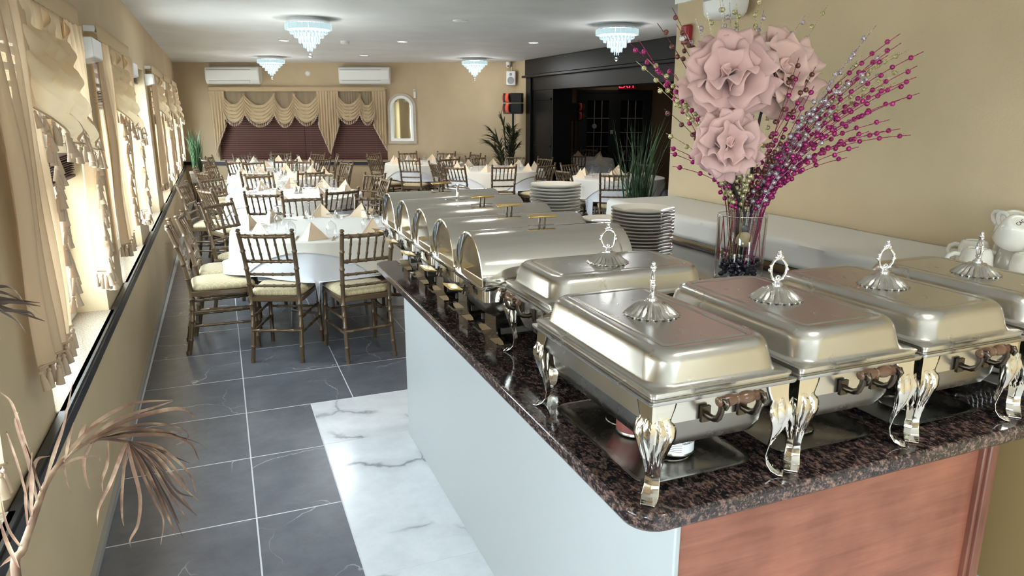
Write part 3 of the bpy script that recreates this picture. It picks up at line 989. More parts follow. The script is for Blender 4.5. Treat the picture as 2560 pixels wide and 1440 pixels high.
MZ = 1.066
for i, (x, y, hr) in enumerate(((2.555, 1.745, 135), (2.615, 1.60, -120), (2.735, 1.545, -80), (2.69, 1.70, 120), (2.83, 1.66, -45), (2.70, 1.86, 100), (2.83, 1.81, 60))):
    mug((x, y, MZ - .001), (0, 0, R(hr)), 'ivory mug standing upside down in the bottom layer on the shelf cloth')
mug((2.640, 1.690, MZ + .1245), (R(30), R(-20), R(0)), 'ivory mug tilted on the pile, nearest the flower vase, stamped base showing', True, 70)
mug((2.790, 1.600, MZ + .1235), (R(30), R(-16), R(-12)), 'ivory mug tilted on the pile, at its end away from the vase', True, 60)
mug((2.790, 1.790, MZ + .1165), (R(24), R(-10), R(-20)), 'ivory mug highest on the pile against the tan wall', True, 100)

# ribbed clear crate lying under the last chafing dishes
cr = thing('clear_plastic_tray', 'clear ribbed plastic tray under the chafing dishes by the mugs', 'tray', (1.925, 1.294, CT))
ob('tray_floor', MB().loft([rrect(.185, .12, .03, z, 4) for z in (.0, .004)]).mesh('tray_floor', M['clear']), cr)
rib = MB().tube([(0, 0, .005), (0, -.008, .02), (0, -.010, .045)], .0016, 5).mesh('rib', M['clear'])
for k in range(20):
    ob('rib', rib, cr, (-.165 + .0174 * k, -.115, 0))
ob('tray_rim', MB().tube([(p[0], p[1], .046) for p in rrect(.188, .126, .03, 0, 5)], .003, 6, closed=True).mesh('tray_rim', M['clear']), cr)

# ------------------------------------------------------------------ vase with flowers and beaded sprays
VX, VY = 2.105, 2.505
VZ = CT
vase = thing('glass_vase', 'clear cylindrical glass vase on the granite counter', 'vase', (VX, VY, VZ))
ob('vase_wall', MB().lathe([(.100, 0), (.1025, .002), (.105, .05), (.107, .285), (.1055, .287), (.104, .285)], 48, cap=False).mesh('vase_wall', M['vaseglass'], 50), vase)
ob('vase_rim', MB().tube([(.1055 * cos(2 * pi * k / 40), .1055 * sin(2 * pi * k / 40), .286) for k in range(40)], .0022, 6, closed=True).mesh('vase_rim', M['chrome'], 60), vase)
ob('vase_base', MB().lathe([(.001, .001), (.1, .001), (.102, .008), (.098, .013), (.001, .013)], 40).mesh('vase_base', M['vaseglass'], 50), vase)
pb = cached('pb', lambda: MB().ball((0, 0, 0), .014, 9, 6, .75).mesh('glass_pebble', M['pebble'], 60))
rp = random.Random(3)
for lay in range(4):
    spots = []
    for q in range(900):
        rr = .084 * sqrt(rp.random()); a = rp.uniform(0, 2 * pi); c = (rr * cos(a), rr * sin(a))
        if all((c[0] - d[0]) ** 2 + (c[1] - d[1]) ** 2 > .0288 ** 2 for d in spots): spots.append(c)
    for c in spots[:15]:
        o = ob('glass_pebble', pb, None, (VX + c[0], VY + c[1], VZ + .0238 + lay * .0208), (0, 0, rp.random() * 6))
        tag(o, 'dark blue glass pebble at the bottom of the vase', 'pebble', 'glass pebbles in the vase')
BALL = -fwh * .064 - rtv * .006
o = ob('straw_ball', MB().ball((0, 0, 0), .034, 18, 12).mesh('straw_ball', M['twine'], 60), None, Vector((VX, VY, VZ + .185)) + BALL)
tag(o, 'round straw ball inside the glass vase', 'ornament')
o = ob('glass_marble', MB().ball((0, 0, 0), .015, 12, 8).mesh('glass_marble', M['pebble'], 60), None, Vector((VX, VY, VZ + .185 + .0482)) + BALL)
tag(o, 'dark blue glass marble above the straw ball in the vase', 'marble')
for k in range(14):
    a = 2 * pi * (k + .5) / 14; a2 = a + (.26 if k % 2 else .22)
    if abs((a - atan2(BALL.y, BALL.x) + .1 + pi) % (2 * pi) - pi) < .62: a += .0
    p0 = (.0965 * cos(a), .0965 * sin(a), .086); p1 = (.1015 * cos(a2), .1015 * sin(a2), .272)
    o = ob('stick', MB().tube([p0, p1], .0022, 6).mesh('stick', (M['redstem'], M['redstem'], M['tanboard'])[k % 3]), None, (VX, VY, VZ))
    tag(o, ('thin red stick leaning inside the vase', 'thin red stick leaning inside the vase', 'thin tan stick leaning inside the vase')[k % 3], 'stick', 'sticks in the vase')

PX = 1 / 573.0      # metres per photograph pixel at the vase


def vp(px, py, dep=0.0):
    """a point of the bouquet: px to the side of the vase axis, py above its mouth, dep towards the room"""
    return Vector((VX, VY, 0)) + rtv * (px * PX) - fwh * dep + Vector((0, 0, VZ + .287 + py * PX * 1.03))


bead_me = {c: MB().ball((0, 0, 0), .0106, 10, 7).mesh('bead', M[c], 60) for c in ('b_gold', 'b_pink', 'b_brown', 'b_mag')}
CN = {'b_gold': 'gold', 'b_pink': 'pale lavender', 'b_brown': 'brown', 'b_mag': 'magenta'}


TIPS = [  # x offset, height above mouth (photograph pixels), depth, colour
    (-305, 398, .02, 'b_mag'), (-285, 402, .05, 'b_mag'), (-290, 355, .06, 'b_gold'), (-262, 362, .03, 'b_gold'), (-238, 298, .08, 'b_gold'), (-218, 250, .06, 'b_brown'),
    (-215, 195, .1, 'b_gold'), (-205, 165, .09, 'b_mag'), (-200, 150, .05, 'b_mag'), (-212, 350, .0, 'b_mag'), (-190, 118, .05, 'b_mag'),
    (-205, 475, .0, 'b_brown'), (-240, 440, .02, 'b_brown'), (-190, 440, .06, 'b_brown'), (-175, 400, .02, 'b_brown'), (-195, 385, .05, 'b_brown'), (-165, 360, .0, 'b_brown'), (-180, 330, .05, 'b_brown'), (-160, 300, .08, 'b_brown'),
    (-160, 420, -.05, 'b_pink'), (-140, 455, -.06, 'b_pink'), (-120, 430, -.08, 'b_pink'), (-75, 500, -.08, 'b_pink'), (-62, 490, -.05, 'b_pink'), (-30, 455, -.06, 'b_pink'),
    (-110, 470, -.08, 'b_gold'), (-85, 498, -.06, 'b_gold'), (-40, 488, -.08, 'b_gold'), (-28, 480, -.05, 'b_gold'), (24, 515, -.08, 'b_gold'), (42, 480, -.08, 'b_pink'), (222, 502, -.08, 'b_gold'), (150, 470, -.1, 'b_pink'),
    (242, 428, .02, 'b_pink'), (230, 395, .05, 'b_pink'), (215, 330, .06, 'b_pink'), (262, 372, -.02, 'b_gold'), (195, 300, .10, 'b_pink'), (180, 255, .12, 'b_pink'), (150, 215, .12, 'b_pink'), (165, 180, .1, 'b_pink'), (130, 150, .12, 'b_pink'),
    (340, 418, .0, 'b_mag'), (330, 395, .05, 'b_mag'), (312, 370, .02, 'b_mag'), (395, 378, .02, 'b_mag'), (372, 345, .06, 'b_mag'), (392, 322, .0, 'b_mag'), (352, 310, .08, 'b_mag'), (392, 285, .04, 'b_mag'), (330, 270, .1, 'b_mag'), (335, 225, .02, 'b_mag'), (385, 190, .04, 'b_mag'),
    (300, 300, .12, 'b_mag'), (275, 250, .12, 'b_mag'), (300, 200, .1, 'b_mag'), (260, 200, .12, 'b_mag'), (240, 165, .12, 'b_mag'), (220, 140, .1, 'b_mag'), (290, 340, -.05, 'b_mag'), (345, 205, .08, 'b_mag'),
    (378, 385, -.04, 'b_gold'), (380, 345, -.03, 'b_gold'), (345, 372, -.05, 'b_gold'), (355, 310, -.04, 'b_gold'), (300, 330, .0, 'b_pink'), (325, 390, -.04, 'b_pink'), (310, 245, -.02, 'b_pink'),
    (95, 275, .14, 'b_mag'), (80, 330, .14, 'b_mag'), (120, 300, .12, 'b_mag'), (60, 240, .14, 'b_mag'), (70, 360, .12, 'b_brown'), (110, 340, .12, 'b_brown'), (50, 180, .14, 'b_brown'), (100, 200, .14, 'b_mag'), (85, 150, .14, 'b_mag'), (35, 140, .14, 'b_brown'), (10, 150, .1, 'b_brown'), (-40, 130, .12, 'b_gold'), (-70, 170, .12, 'b_gold'), (-100, 190, .12, 'b_gold'), (-130, 240, .12, 'b_gold'), (-60, 110, .14, 'b_gold'), (-100, 140, .08, 'b_brown'), (-140, 180, .08, 'b_brown')]


def petal_mesh(Lp, Wp, cup, ruff, kf, seed, mt, curl=0.6):
    rnd = random.Random(seed)
    ph = rnd.uniform(0, 6.28)
    nu, nv = 26, 14
    tips = []
    def fn(u, v):
        q = 2 * u - 1
        wv = Wp * (0.10 + 0.98 * sin(min(1, v * 1.02) * pi / 2) ** 0.85)
        x = q * wv
        y = Lp * v * (1 - 0.16 * q * q * v)
        z = Lp * cup * (0.95 * v - 0.55 * v * v) + 0.42 * cup * Lp * q * q * v
        e = max(0.0, (max(v, abs(q) * (0.35 + 0.65 * v)) - 0.55) / 0.45)
        e = e * e * min(1, v * 1.6)
        wave = sin(kf * q * pi * 0.5 + ph) + 0.35 * sin(kf * 0.5 * q * pi + 1.7 * ph)
        z += ruff * e * wave - curl * 0.22 * Lp * e
        y += 0.30 * ruff * e * cos(kf * q * pi * 0.5 + ph)
        tips.append(min(1, max(v, abs(q) * v)))
        return (x, y, z)
    me = MB().grid(nu, nv, fn).mesh('petal', mt, 0)
    me.polygons.foreach_set('use_smooth', [True] * len(me.polygons))
    at = me.attributes.new('tip', 'FLOAT', 'POINT')
    at.data.foreach_set('value', tips)
    return me


def flower(c, axis, rad, counts, mt, label, seed):
    """head of big wavy petals; axis: direction the flower looks"""
    t = thing('foam_flower', label, 'flower', tuple(c))
    ax = Vector(axis).normalized()
    q0 = ax.to_track_quat('Z', 'Y').to_matrix().to_4x4()
    rnd = random.Random(seed)
    for li, (n, open_, ln) in enumerate(counts):
        for k in range(n):
            me = cached(('pet', seed, li, k % 4), lambda: petal_mesh(rad * ln * 1.05, rad * ln * .80, .50, rad * .095, 4.5 + k % 3, seed * 31 + li * 7 + k, mt))
            a = 2 * pi * (k + .5 * (li % 2)) / n + rnd.uniform(-.15, .15)
            tilt = R(90 - open_) + rnd.uniform(-.12, .12)
            Mx = q0 @ Matrix.Rotation(a, 4, 'Z') @ Matrix.Rotation(tilt, 4, 'X') @ Matrix.Rotation(rnd.uniform(-.15, .15), 4, 'Y')
            o = ob('petal', me, t, (0, 0, 0), solid=.003)
            o.matrix_local = Mx
    m = MB()
    for k in range(16):
        a = 2 * pi * k / 16; m.tube([(0, 0, 0), tuple(Vector((.012 * cos(a), .012 * sin(a), .03)))], .0025, 5); m.ball((.012 * cos(a), .012 * sin(a), .03), .004, 6, 4)
    o = ob('flower_centre', m.mesh('flower_centre', M['b_brown']), t, kind='stuff'); o.matrix_local = q0
    return t


toc = -fwh
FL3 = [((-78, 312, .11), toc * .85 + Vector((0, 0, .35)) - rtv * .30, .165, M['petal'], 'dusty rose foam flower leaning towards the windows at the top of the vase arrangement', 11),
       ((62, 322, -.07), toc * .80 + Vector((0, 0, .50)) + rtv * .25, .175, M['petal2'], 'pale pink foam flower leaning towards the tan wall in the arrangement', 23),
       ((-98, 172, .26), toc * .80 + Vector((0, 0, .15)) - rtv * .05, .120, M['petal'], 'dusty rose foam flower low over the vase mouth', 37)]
FSPOT = [Vector((-.030, .030)), Vector((.030, .020)), Vector((0, .034))]      # where the three thick stems stand: sideways, towards the room
from mathutils.bvhtree import BVHTree
HEADS = []
FST = []
STEMS = []      # sampled points of every stem already standing
for q, (pp, ax, rad, mt, lb, sd) in enumerate(FL3):
    c = vp(*pp)
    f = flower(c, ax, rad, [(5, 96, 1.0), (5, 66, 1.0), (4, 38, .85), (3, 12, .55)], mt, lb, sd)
    fs = FSPOT[q]
    st = Vector((VX, VY, VZ + .088)) + rtv * (fs.x * .55) - fwh * (fs.y * .3)
    mid = Vector((VX, VY, VZ + .29)) + rtv * fs.x - fwh * fs.y
    axn = Vector(ax).normalized()
    pts = [st, mid] + [mid.lerp(c - axn * .035, t) - axn * (.05 * sin(pi * t)) for t in (.25, .5, .75)] + [c - axn * .035, c]
    ob('flower_stem', MB().tube([p - c for p in pts], .0062, 8).mesh('flower_stem', M['darkstem'], 60), f)
    for p0, p1 in zip(pts[:-1], pts[1:]):
        FST += [p0.lerp(p1, t / 12) for t in range(12)]
bpy.context.view_layer.update()
for f in [o for o in COL.objects if o.name.startswith('foam_flower')]:
    vs, fc = [], []
    for ch in f.children:
        if ch.name.startswith('petal'):
            n0 = len(vs); vs += [ch.matrix_world @ v.co for v in ch.data.vertices]; fc += [tuple(n0 + i for i in p.vertices) for p in ch.data.polygons]
    HEADS.append(BVHTree.FromPolygons(vs, fc))


def petal_gap(p):
    return min((h.find_nearest(p, .05)[3] or .05) for h in HEADS)


# mouth positions: each spray its own spot in the vase, ordered like its tip so that stems fan out without crossing
SPOT = []
bsd, bfw = BALL.dot(rtv) / .8, -BALL.dot(fwh) / .8
for (tx, ty, dep, c) in TIPS:
    SPOT.append(Vector((max(-1, min(1, tx / 360)) * .076, max(-.07, min(.05, dep * .45)))))
for it in range(260):
    for a in range(len(SPOT)):
        for b_ in range(a + 1, len(SPOT)):
            d = SPOT[b_] - SPOT[a]; L = d.length
            if L < .0125:
                d = d / L if L > 1e-6 else Vector((1, 0)); SPOT[a] -= d * (.0125 - L) * .5; SPOT[b_] += d * (.0125 - L) * .5
        for fs in FSPOT:
            d = SPOT[a] - fs
            if d.length < .0125: SPOT[a] += d.normalized() * (.0125 - d.length)
        d = SPOT[a] - Vector((bsd, bfw))
        if d.length < .050: SPOT[a] += d.normalized() * (.050 - d.length)
        if SPOT[a].length > .086: SPOT[a] *= .086 / SPOT[a].length
BEADS = []


def spray(tx, ty, dep0, c, sp):
    """tip given relative to the middle of the vase mouth, in photograph pixels"""
    base = Vector((VX, VY, VZ + .088)) + rtv * (sp.x * .6) - fwh * (sp.y * .6)
    mouth = Vector((VX, VY, VZ + .287)) + rtv * sp.x - fwh * sp.y
    best = None
    for dd in (0, -.04, .04, -.08, .08, -.12, .12, -.16, .16, -.2, .2, -.24, .24, .28, .32):
        for cv in (.45, .25, .6):
            tip = vp(tx, ty, dep0 + dd)
            ctl = mouth + ((mouth - base).normalized() + (-fwh * (dep0 + dd) * 1.2)) * (tip - mouth).length * cv
            P = [mouth * (1 - t) ** 2 + ctl * 2 * t * (1 - t) + tip * t * t for t in [i / 30 for i in range(31)]]
            gap = min(petal_gap(p) for p in P[2:])
            stm = min(min((p - q_).length_squared for q_ in STEMS) for p in P[1::3]) ** .5 if STEMS else 1
            fst = min(min((p - q_).length_squared for q_ in FST) for p in P[1::2]) ** .5
            sc_ = min(gap, .016) * 40 + min(stm, .005) * 60 + min(fst, .012) * 60 - abs(dd) * .6
            if best is None or sc_ > best[0]: best = (sc_, P, tip, ctl)
    _, P, tip, ctl = best
    STEMS.extend(P[::2])
    t_ = thing('bead_spray', CN[c] + ' glitter bead spray fanning out of the vase', 'decoration', tuple(mouth), 0, CN[c] + ' bead sprays')
    ob('stem', MB().tube([p - mouth for p in [base] + P], .0014, 5).mesh('stem', M[c]), t_)
    others = [q_ for q_ in STEMS if all((q_ - p).length_squared > 1e-9 for p in P)]
    Ltot = (tip - mouth).length
    n = max(4, int(Ltot * 19))
    rnd = random.Random(int(tx * 7 + ty * 3))
    for q in range(n):
        t0 = .955 - .80 * (q / max(1, n - 1)) ** .9
        bb = None
        for tr_ in range(36):
            t = max(.12, min(.97, t0 + (0 if tr_ == 0 else rnd.uniform(-.11, .11))))
            ja = rnd.uniform(0, 2 * pi); jr = .010
            p = mouth * (1 - t) ** 2 + ctl * 2 * t * (1 - t) + tip * t * t + rtv * (jr * cos(ja)) + fwh * (jr * sin(ja))
            g = min([((p - b_).length - .0214) for b_ in BEADS if abs(p.z - b_.z) < .03] + [.004])
            g = min(g, min([((p - q_).length - .0122) for q_ in others if abs(p.z - q_.z) < .03] + [.004]), min([((p - q_).length - .0172) for q_ in FST if abs(p.z - q_.z) < .03] + [.004]), petal_gap(p) - .0135)
            if bb is None or g > bb[0]: bb = (g, p)
            if g > 0: break
        BEADS.append(bb[1])
        ob('bead', bead_me[c], t_, tuple(bb[1] - mouth))


for (a, b_, d, c), sp in zip(TIPS, SPOT):
    spray(a, b_, d, c, sp)


# ------------------------------------------------------------------ chiavari chairs
def bamboo(pts, r, rings, n=9, seg=34):
    P = [Vector(p) for p in pts]
    ls = [0]
    for a, b_ in zip(P[:-1], P[1:]): ls.append(ls[-1] + (b_ - a).length)
    T = ls[-1]
    def at(s):
        for i in range(len(P) - 1):
            if s <= ls[i + 1] or i == len(P) - 2:
                return P[i].lerp(P[i + 1], (s - ls[i]) / max(1e-6, ls[i + 1] - ls[i]))
    ss = set(); ss.add(0.0); ss.add(T)
    for l in ls: ss.add(l)
    rad = {}
    for k in rings:
        c = k * T
        for d, f in ((-.010, 1.0), (-.004, 1.28), (.004, 1.28), (.010, 1.0)):
            s = c + d
            if 0 < s < T: ss.add(s); rad[s] = f
    ss = sorted(ss)
    return MB().tube([at(s) for s in ss], [r * rad.get(s, 1.0) for s in ss], n)


def smooth_path(p0, p1, p2, n=6):
    o = []
    for i in range(n + 1):
        t = i / n
        o.append(tuple(Vector(p0) * (1 - t) ** 2 + Vector(p1) * 2 * t * (1 - t) + Vector(p2) * t * t))
    return o


def ch_post(s):
    pth = smooth_path((s * .187, -.255, 0), (s * .178, -.188, .30), (s * .180, -.20, .46), 5) + smooth_path((s * .180, -.20, .46), (s * .184, -.215, .66), (s * .193, -.292, .885), 5)[1:]
    m = bamboo(pth, .0160, (.12, .27, .36, .44, .60, .72, .86), 10)
    m.ball((s * .193, -.293, .890), .0165, 10, 6, .5); m.ball((s * .194, -.297, .908), .0185, 10, 7, .62)
    m.lathe([(.017, 0), (.0165, .03)], 10, (s * .187, -.255, 0))
    return m.mesh('back_post', M['chair'], 60)


def ch_rail(z, y, hw, sag, r):
    pts = [(hw * q, y - sag * (1 - q * q), z) for q in (-1, -.6, -.2, .2, .6, 1)]
    return bamboo(pts, r, (.12, .3, .5, .7, .88), 8).mesh('cross_rail', M['chair'], 60)


def cush():
    L = [(.196, .196, .05, .447), (.206, .206, .06, .453), (.211, .211, .07, .463), (.208, .208, .075, .476), (.19, .19, .08, .489), (.15, .15, .07, .496), (.07, .07, .04, .500)]
    m = MB().loft([rrect(a, b_, r, z, 5) for a, b_, r, z in L])
    m.v = [(x * (1 + .06 * y / .2), y + .012, z) for x, y, z in m.v]
    return m.mesh('cushion', M['cushion'], 70)


CHP = [('back_post', lambda: ch_post(-1)), ('back_post', lambda: ch_post(1)),
       ('top_rail', lambda: ch_rail(.868, -.283, .190, .022, .0135)), ('cross_rail', lambda: ch_rail(.690, -.216, .184, .012, .0120)),
       ('cross_rail', lambda: ch_rail(.600, -.205, .181, .008, .0095)), ('cross_rail', lambda: ch_rail(.520, -.200, .180, .006, .0095))]
for q in (-.66, -.33, 0, .33, .66):
    CHP.append(('spindle', lambda q=q: bamboo([(.188 * q, -.216 - .012 * (1 - q * q), .69), (.190 * q, -.283 - .022 * (1 - q * q), .868)], .0085, (.3, .68), 8).mesh('spindle', M['chair'], 60)))
for s in (-1, 1):
    CHP.append(('front_leg', lambda s=s: bamboo([(s * .205, .205, 0), (s * .196, .190, .44)], .0155, (.2, .45, .7, .92), 10).mesh('front_leg', M['chair'], 60)))
CHP.append(('seat_frame', lambda: MB().loft([rrect(a, b_, .03, z, 3, 0, .0) for a, b_, z in ((.200, .205, .412), (.208, .212, .416), (.208, .212, .444), (.200, .205, .448))]).mesh('seat_frame', M['chair'], 40)))
CHP.append(('cushion', cush))
CHP.append(('stretcher', lambda: bamboo([(-.182, -.222, .215), (.182, -.222, .215)], .0105, (.15, .5, .85), 8).mesh('stretcher', M['chair'], 60)))
CHP.append(('stretcher', lambda: bamboo([(-.200, .196, .27), (.200, .196, .27)], .0095, (.15, .5, .85), 8).mesh('stretcher', M['chair'], 60)))
for s in (-1, 1):
    CHP.append(('stretcher', lambda s=s: bamboo([(s * .183, -.215, .30), (s * .199, .196, .30)], .0095, (.2, .5, .8), 8).mesh('stretcher', M['chair'], 60)))
    CHP.append(('stretcher', lambda s=s: bamboo([(s * .184, -.225, .20), (s * .201, .198, .20)], .0095, (.2, .5, .8), 8).mesh('stretcher', M['chair'], 60)))


def chair(x, y, a, label, group):
    t = thing('banquet_chair', label, 'chair', (x, y, 0), a, group)
    t.scale = (.89, 1, 1)
    for i, (nm, fn) in enumerate(CHP):
        ob(nm, cached(('chair', i), fn), t)
    return t


# seat centre and turn (degrees) of every chair, by table
CHAIRS = {1: [(0.324, 5.025, -22.0), (0.793, 4.858, 8.4), (-0.083, 5.35, -88.0), (-0.035, 5.775, -93.0), (0.133, 6.278, -135.0), (0.643, 6.338, -178.7), (1.12, 6.186, -206.8), (1.243, 5.29, 61.5)],
          2: [(0.423, 7.361, -17.9), (0.972, 7.356, 19.6), (0.086, 7.775, -66.8), (-0.128, 8.235, -104.1), (0.071, 8.698, -134.7), (0.508, 8.907, -158.4), (1.021, 8.838, -198.0), (1.43, 8.09, -266.2), (1.475, 8.589, -237.2)],
          3: [(0.464, 9.719, -20.0), (0.976, 9.743, 14.1), (0.02, 9.996, -64.0), (-0.043, 10.502, -95.0), (0.111, 10.945, -112.6), (0.533, 11.291, -160.4), (1.032, 11.217, -193.9), (1.396, 10.395, 86.8), (1.474, 10.876, -248.9)],
          4: [(0.37, 12.088, -35.6), (0.898, 12.02, 5.2), (1.355, 12.242, 36.7), (0.028, 12.565, -72.9), (0.084, 13.073, -106.8), (0.485, 13.403, -150.1), (0.978, 13.565, -189.2), (1.387, 13.227, -234.4), (1.581, 12.741, 86.0)],
          5: [(2.929, 11.526, -31.9), (2.572, 11.914, -70.5), (2.744, 12.866, -144.0), (3.244, 12.882, -175.4), (3.709, 12.653, -216.7), (3.944, 12.181, -257.9), (3.431, 11.6, 6.2)],
          6: [(3.206, 9.729, -50.0), (3.712, 9.664, -9.2), (4.213, 9.647, 20.9), (3.21, 10.388, -82.5), (4.626, 10.612, -251.8), (4.428, 11.067, -222.9), (3.929, 11.171, -185.7), (3.473, 10.902, -145.8)],
          7: [(5.832, 11.491, -22.4), (6.716, 11.841, 58.5), (5.746, 12.503, -125.6), (6.117, 12.861, -163.6), (6.7, 12.735, -222.9)],
          8: [(4.589, 7.938, -28.3), (4.41, 8.493, -81.5), (4.796, 9.143, -161.0), (5.508, 8.935, -235.7)]}


# ------------------------------------------------------------------ round tables and what lies on them
def cloth_mesh(c, r, s, top, rot, seed, mt, off):
    """square cloth over a round top; where a seat stands under the edge the cloth comes to rest on the cushion"""
    rnd = random.Random(seed)
    ph = [rnd.uniform(0, 6.28) for _ in range(3)]
    seats = [(x, y, sin(R(a)), cos(R(a))) for l in CHAIRS.values() for x, y, a in l if (x - c[0]) ** 2 + (y - c[1]) ** 2 < 2.2]
    def on_seat(px, py):
        for x, y, sa, ca in seats:
            dx, dy = px + c[0] - x, py + c[1] - y
            u, v = dx * ca + dy * sa, -dx * sa + dy * ca
            if abs(u) < .236 and -.30 < v < .268: return True
        return False
    na, nh = 300, 18
    zs = .507 + off
    vs, rows = [], 4 + nh
    cols = []
    for i in range(na):
        th = 2 * pi * i / na
        ct, st = cos(th), sin(th)
        Lq = min(s / max(abs(cos(th - rot)), abs(sin(th - rot))), s * 1.36)
        hmax = max(.03, Lq - r)
        w_ = .5 + .5 * (sin(7 * th + ph[0]) + .6 * sin(12 * th + ph[1]) + .35 * sin(19 * th + ph[2])) / 1.95
        rad = lambda h: r + .007 + off + .11 * h + .052 * min(1, h / .25) * w_
        col = [(r * q * ct, r * q * st, top) for q in (.05, .55, 1.0)] + [((r + .006 + off) * ct, (r + .006 + off) * st, top - .004)]
        hs = [hmax * (k + 1) / nh for k in range(nh)]
        r0 = lambda h: r + .007 + .11 * h + .052 * min(1, h / .25) * w_
        sit = any(on_seat(r0(h) * ct, r0(h) * st) for h in (.26, .32, .40, .50, .62))
        for h in hs:
            z = top - h
            if sit and z < zs:
                hq = top - zs
                ex = min(.045, (zs - z) * .5)
                col.append(((rad(hq) + ex) * ct, (rad(hq) + ex) * st, zs + .0004 * (h * 10 % 3)))
            else:
                col.append((rad(h) * ct, rad(h) * st, z))
        cols.append(col)
    n = len(cols[0])
    vs = [cols[i][k] for k in range(n) for i in range(na)]
    fs = [(k * na + i, k * na + (i + 1) % na, (k + 1) * na + (i + 1) % na, (k + 1) * na + i) for k in range(n - 1) for i in range(na)]
    fs.append(tuple(range(na - 1, -1, -1)))
    return MB().add(vs, fs).mesh('tablecloth', mt, 80)


def napkin_mesh():
    m = MB()
    Lp, Rp, Bk, T_, Mi = (-.098, -.005, 0), (.098, .005, 0), (.0, .125, 0), (.004, .045, .118), (.0, .035, 0)
    m.add([Lp, Mi, T_, Rp, Bk], [(0, 1, 2), (1, 3, 2), (3, 4, 2), (4, 0, 2)])
    L2, R2 = (-.088, .012, .0), (.088, .02, .0)
    m.add([L2, (0, .045, 0), (.004, .048, .116), R2], [(0, 1, 2), (1, 3, 2)])
    m.tube([Lp, T_], .0035, 5); m.tube([Rp, T_], .0035, 5)
    return m.mesh('napkin', M['napkin'], 30)


def goblet(t):
    ob('bowl', cached('gb', lambda: MB().lathe([(.033, 0), (.038, .02), (.040, .045), (.034, .072), (.016, .092), (.006, .1)], 18, cap=False).mesh('bowl', M['stemglass'], 60)), t)
    ob('stem', cached('gs', lambda: MB().lathe([(.006, .098), (.0045, .115), (.0075, .122), (.0045, .128), (.005, .145)], 10).mesh('stem', M['stemglass'], 60)), t)
    ob('foot', cached('gf', lambda: MB().lathe([(.006, .143), (.031, .149), (.033, .152), (.004, .153)], 18).mesh('foot', M['stemglass'], 60)), t)


def fork_mesh():
    m = MB().box(-.006, .006, -.10, .02, 0, .0025).box(-.011, .011, .02, .05, 0, .003)
    for q in (-.009, -.003, .003, .009): m.box(q - .0015, q + .0015, .05, .09, 0, .003)
    return m.mesh('fork', M['chrome'])


def knife_mesh():
    return MB().box(-.007, .007, -.11, -.01, 0, .005).prism([(-.008, -.01), (.008, -.01), (.009, .07), (.003, .11), (-.008, .10)], 0, .002).mesh('knife', M['chrome'])


def shaker(x, y, z, where):
    t = thing('salt_shaker', 'small glass and steel shaker on ' + where, 'shaker', (x, y, z), 0, 'shakers on ' + where)
    ob('shaker_glass', cached('sg', lambda: MB().lathe([(.019, 0), (.021, .004), (.019, .05), (.016, .056)], 12).mesh('shaker_glass', M['steel'], 50)), t)
    ob('shaker_cap', cached('sc', lambda: MB().lathe([(.0165, .055), (.0165, .068), (.012, .077), (.001, .079)], 12).mesh('shaker_cap', M['chrome'], 50)), t)


TT = .76


def table(cx, cy, r, rot1, rot2, seed, where, settings, cutlery, s1=None, s2=None, shakers=0):
    t = thing('round_table', 'round folding table under cloths, ' + where, 'table', (cx, cy, 0), rot1, 'round dining tables')
    ob('table_top', cached(('tt', r), lambda: MB().lathe([(.001, TT - .03), (r - .005, TT - .03), (r, TT - .025), (r, TT - .004), (r - .004, TT), (.001, TT)], 48).mesh('table_top', M['greymetal'], 40)), t)
    for a in (0, pi):
        ob('folding_leg', cached(('tl', r), lambda: MB().tube([(.27, -.17, 0), (.26, -.165, .12), (.23, -.16, .5), (.22, -.16, TT - .03)], .014, 8).tube([(.27, .17, 0), (.26, .165, .12), (.23, .16, .5), (.22, .16, TT - .03)], .014, 8).tube([(.26, -.165, .14), (.26, .165, .14)], .011, 8).mesh('folding_leg', M['greymetal'], 50)), t, (0, 0, 0), (0, 0, a))
    o = ob('undercloth', cloth_mesh((cx, cy), r, s1 or r * 1.36, TT + .003, rot1, seed, M['cloth'], 0.0), None, (cx, cy, 0))
    tag(o, 'white undercloth hanging in points from the table ' + where, 'tablecloth', 'white undercloths')
    o = ob('overlay_cloth', cloth_mesh((cx, cy), r, s2 or r * 1.10, TT + .0065, rot2, seed, M['overlay'], .011), None, (cx, cy, 0))
    tag(o, 'ivory overlay cloth on the round table ' + where, 'tablecloth', 'ivory overlay cloths')
    zt = TT + .0068
    rnd = random.Random(seed)
    for a in settings:
        th = R(a)
        rr = r * .77
        x, y = cx + rr * cos(th), cy + rr * sin(th)
        o = ob('napkin', cached('nap', napkin_mesh), None, (x, y, zt), (0, 0, th + pi / 2 + pi + rnd.uniform(-.5, .5)), (1, 1, rnd.uniform(.92, 1.08)))
        tag(o, 'peach napkin folded into a pyramid, on the table ' + where, 'napkin', 'napkins on the table ' + where)
        th2 = th + .26
        g = thing('stem_glass', 'upturned stem glass beside a napkin, on the table ' + where, 'glass', (cx + r * .58 * cos(th2), cy + r * .58 * sin(th2), zt), 0, 'glasses on the table ' + where)
        goblet(g)
        if cutlery:
            tt = th - .245
            o = ob('knife', cached('knife', knife_mesh), None, (cx + r * .80 * cos(tt), cy + r * .80 * sin(tt), zt + .001), (0, 0, th + pi / 2))
            tag(o, 'steel knife at a place setting, on the table ' + where, 'knife', 'knives on the table ' + where)
            tt = th + .245
            o = ob('fork', cached('fork', fork_mesh), None, (cx + r * .84 * cos(tt), cy + r * .84 * sin(tt), zt + .001), (0, 0, th + pi / 2))
            tag(o, 'steel fork at a place setting, on the table ' + where, 'fork', 'forks on the table ' + where)
    for k in range(shakers):
        shaker(cx + .05 * k, cy - .03 + .04 * k, zt, 'the table ' + where)


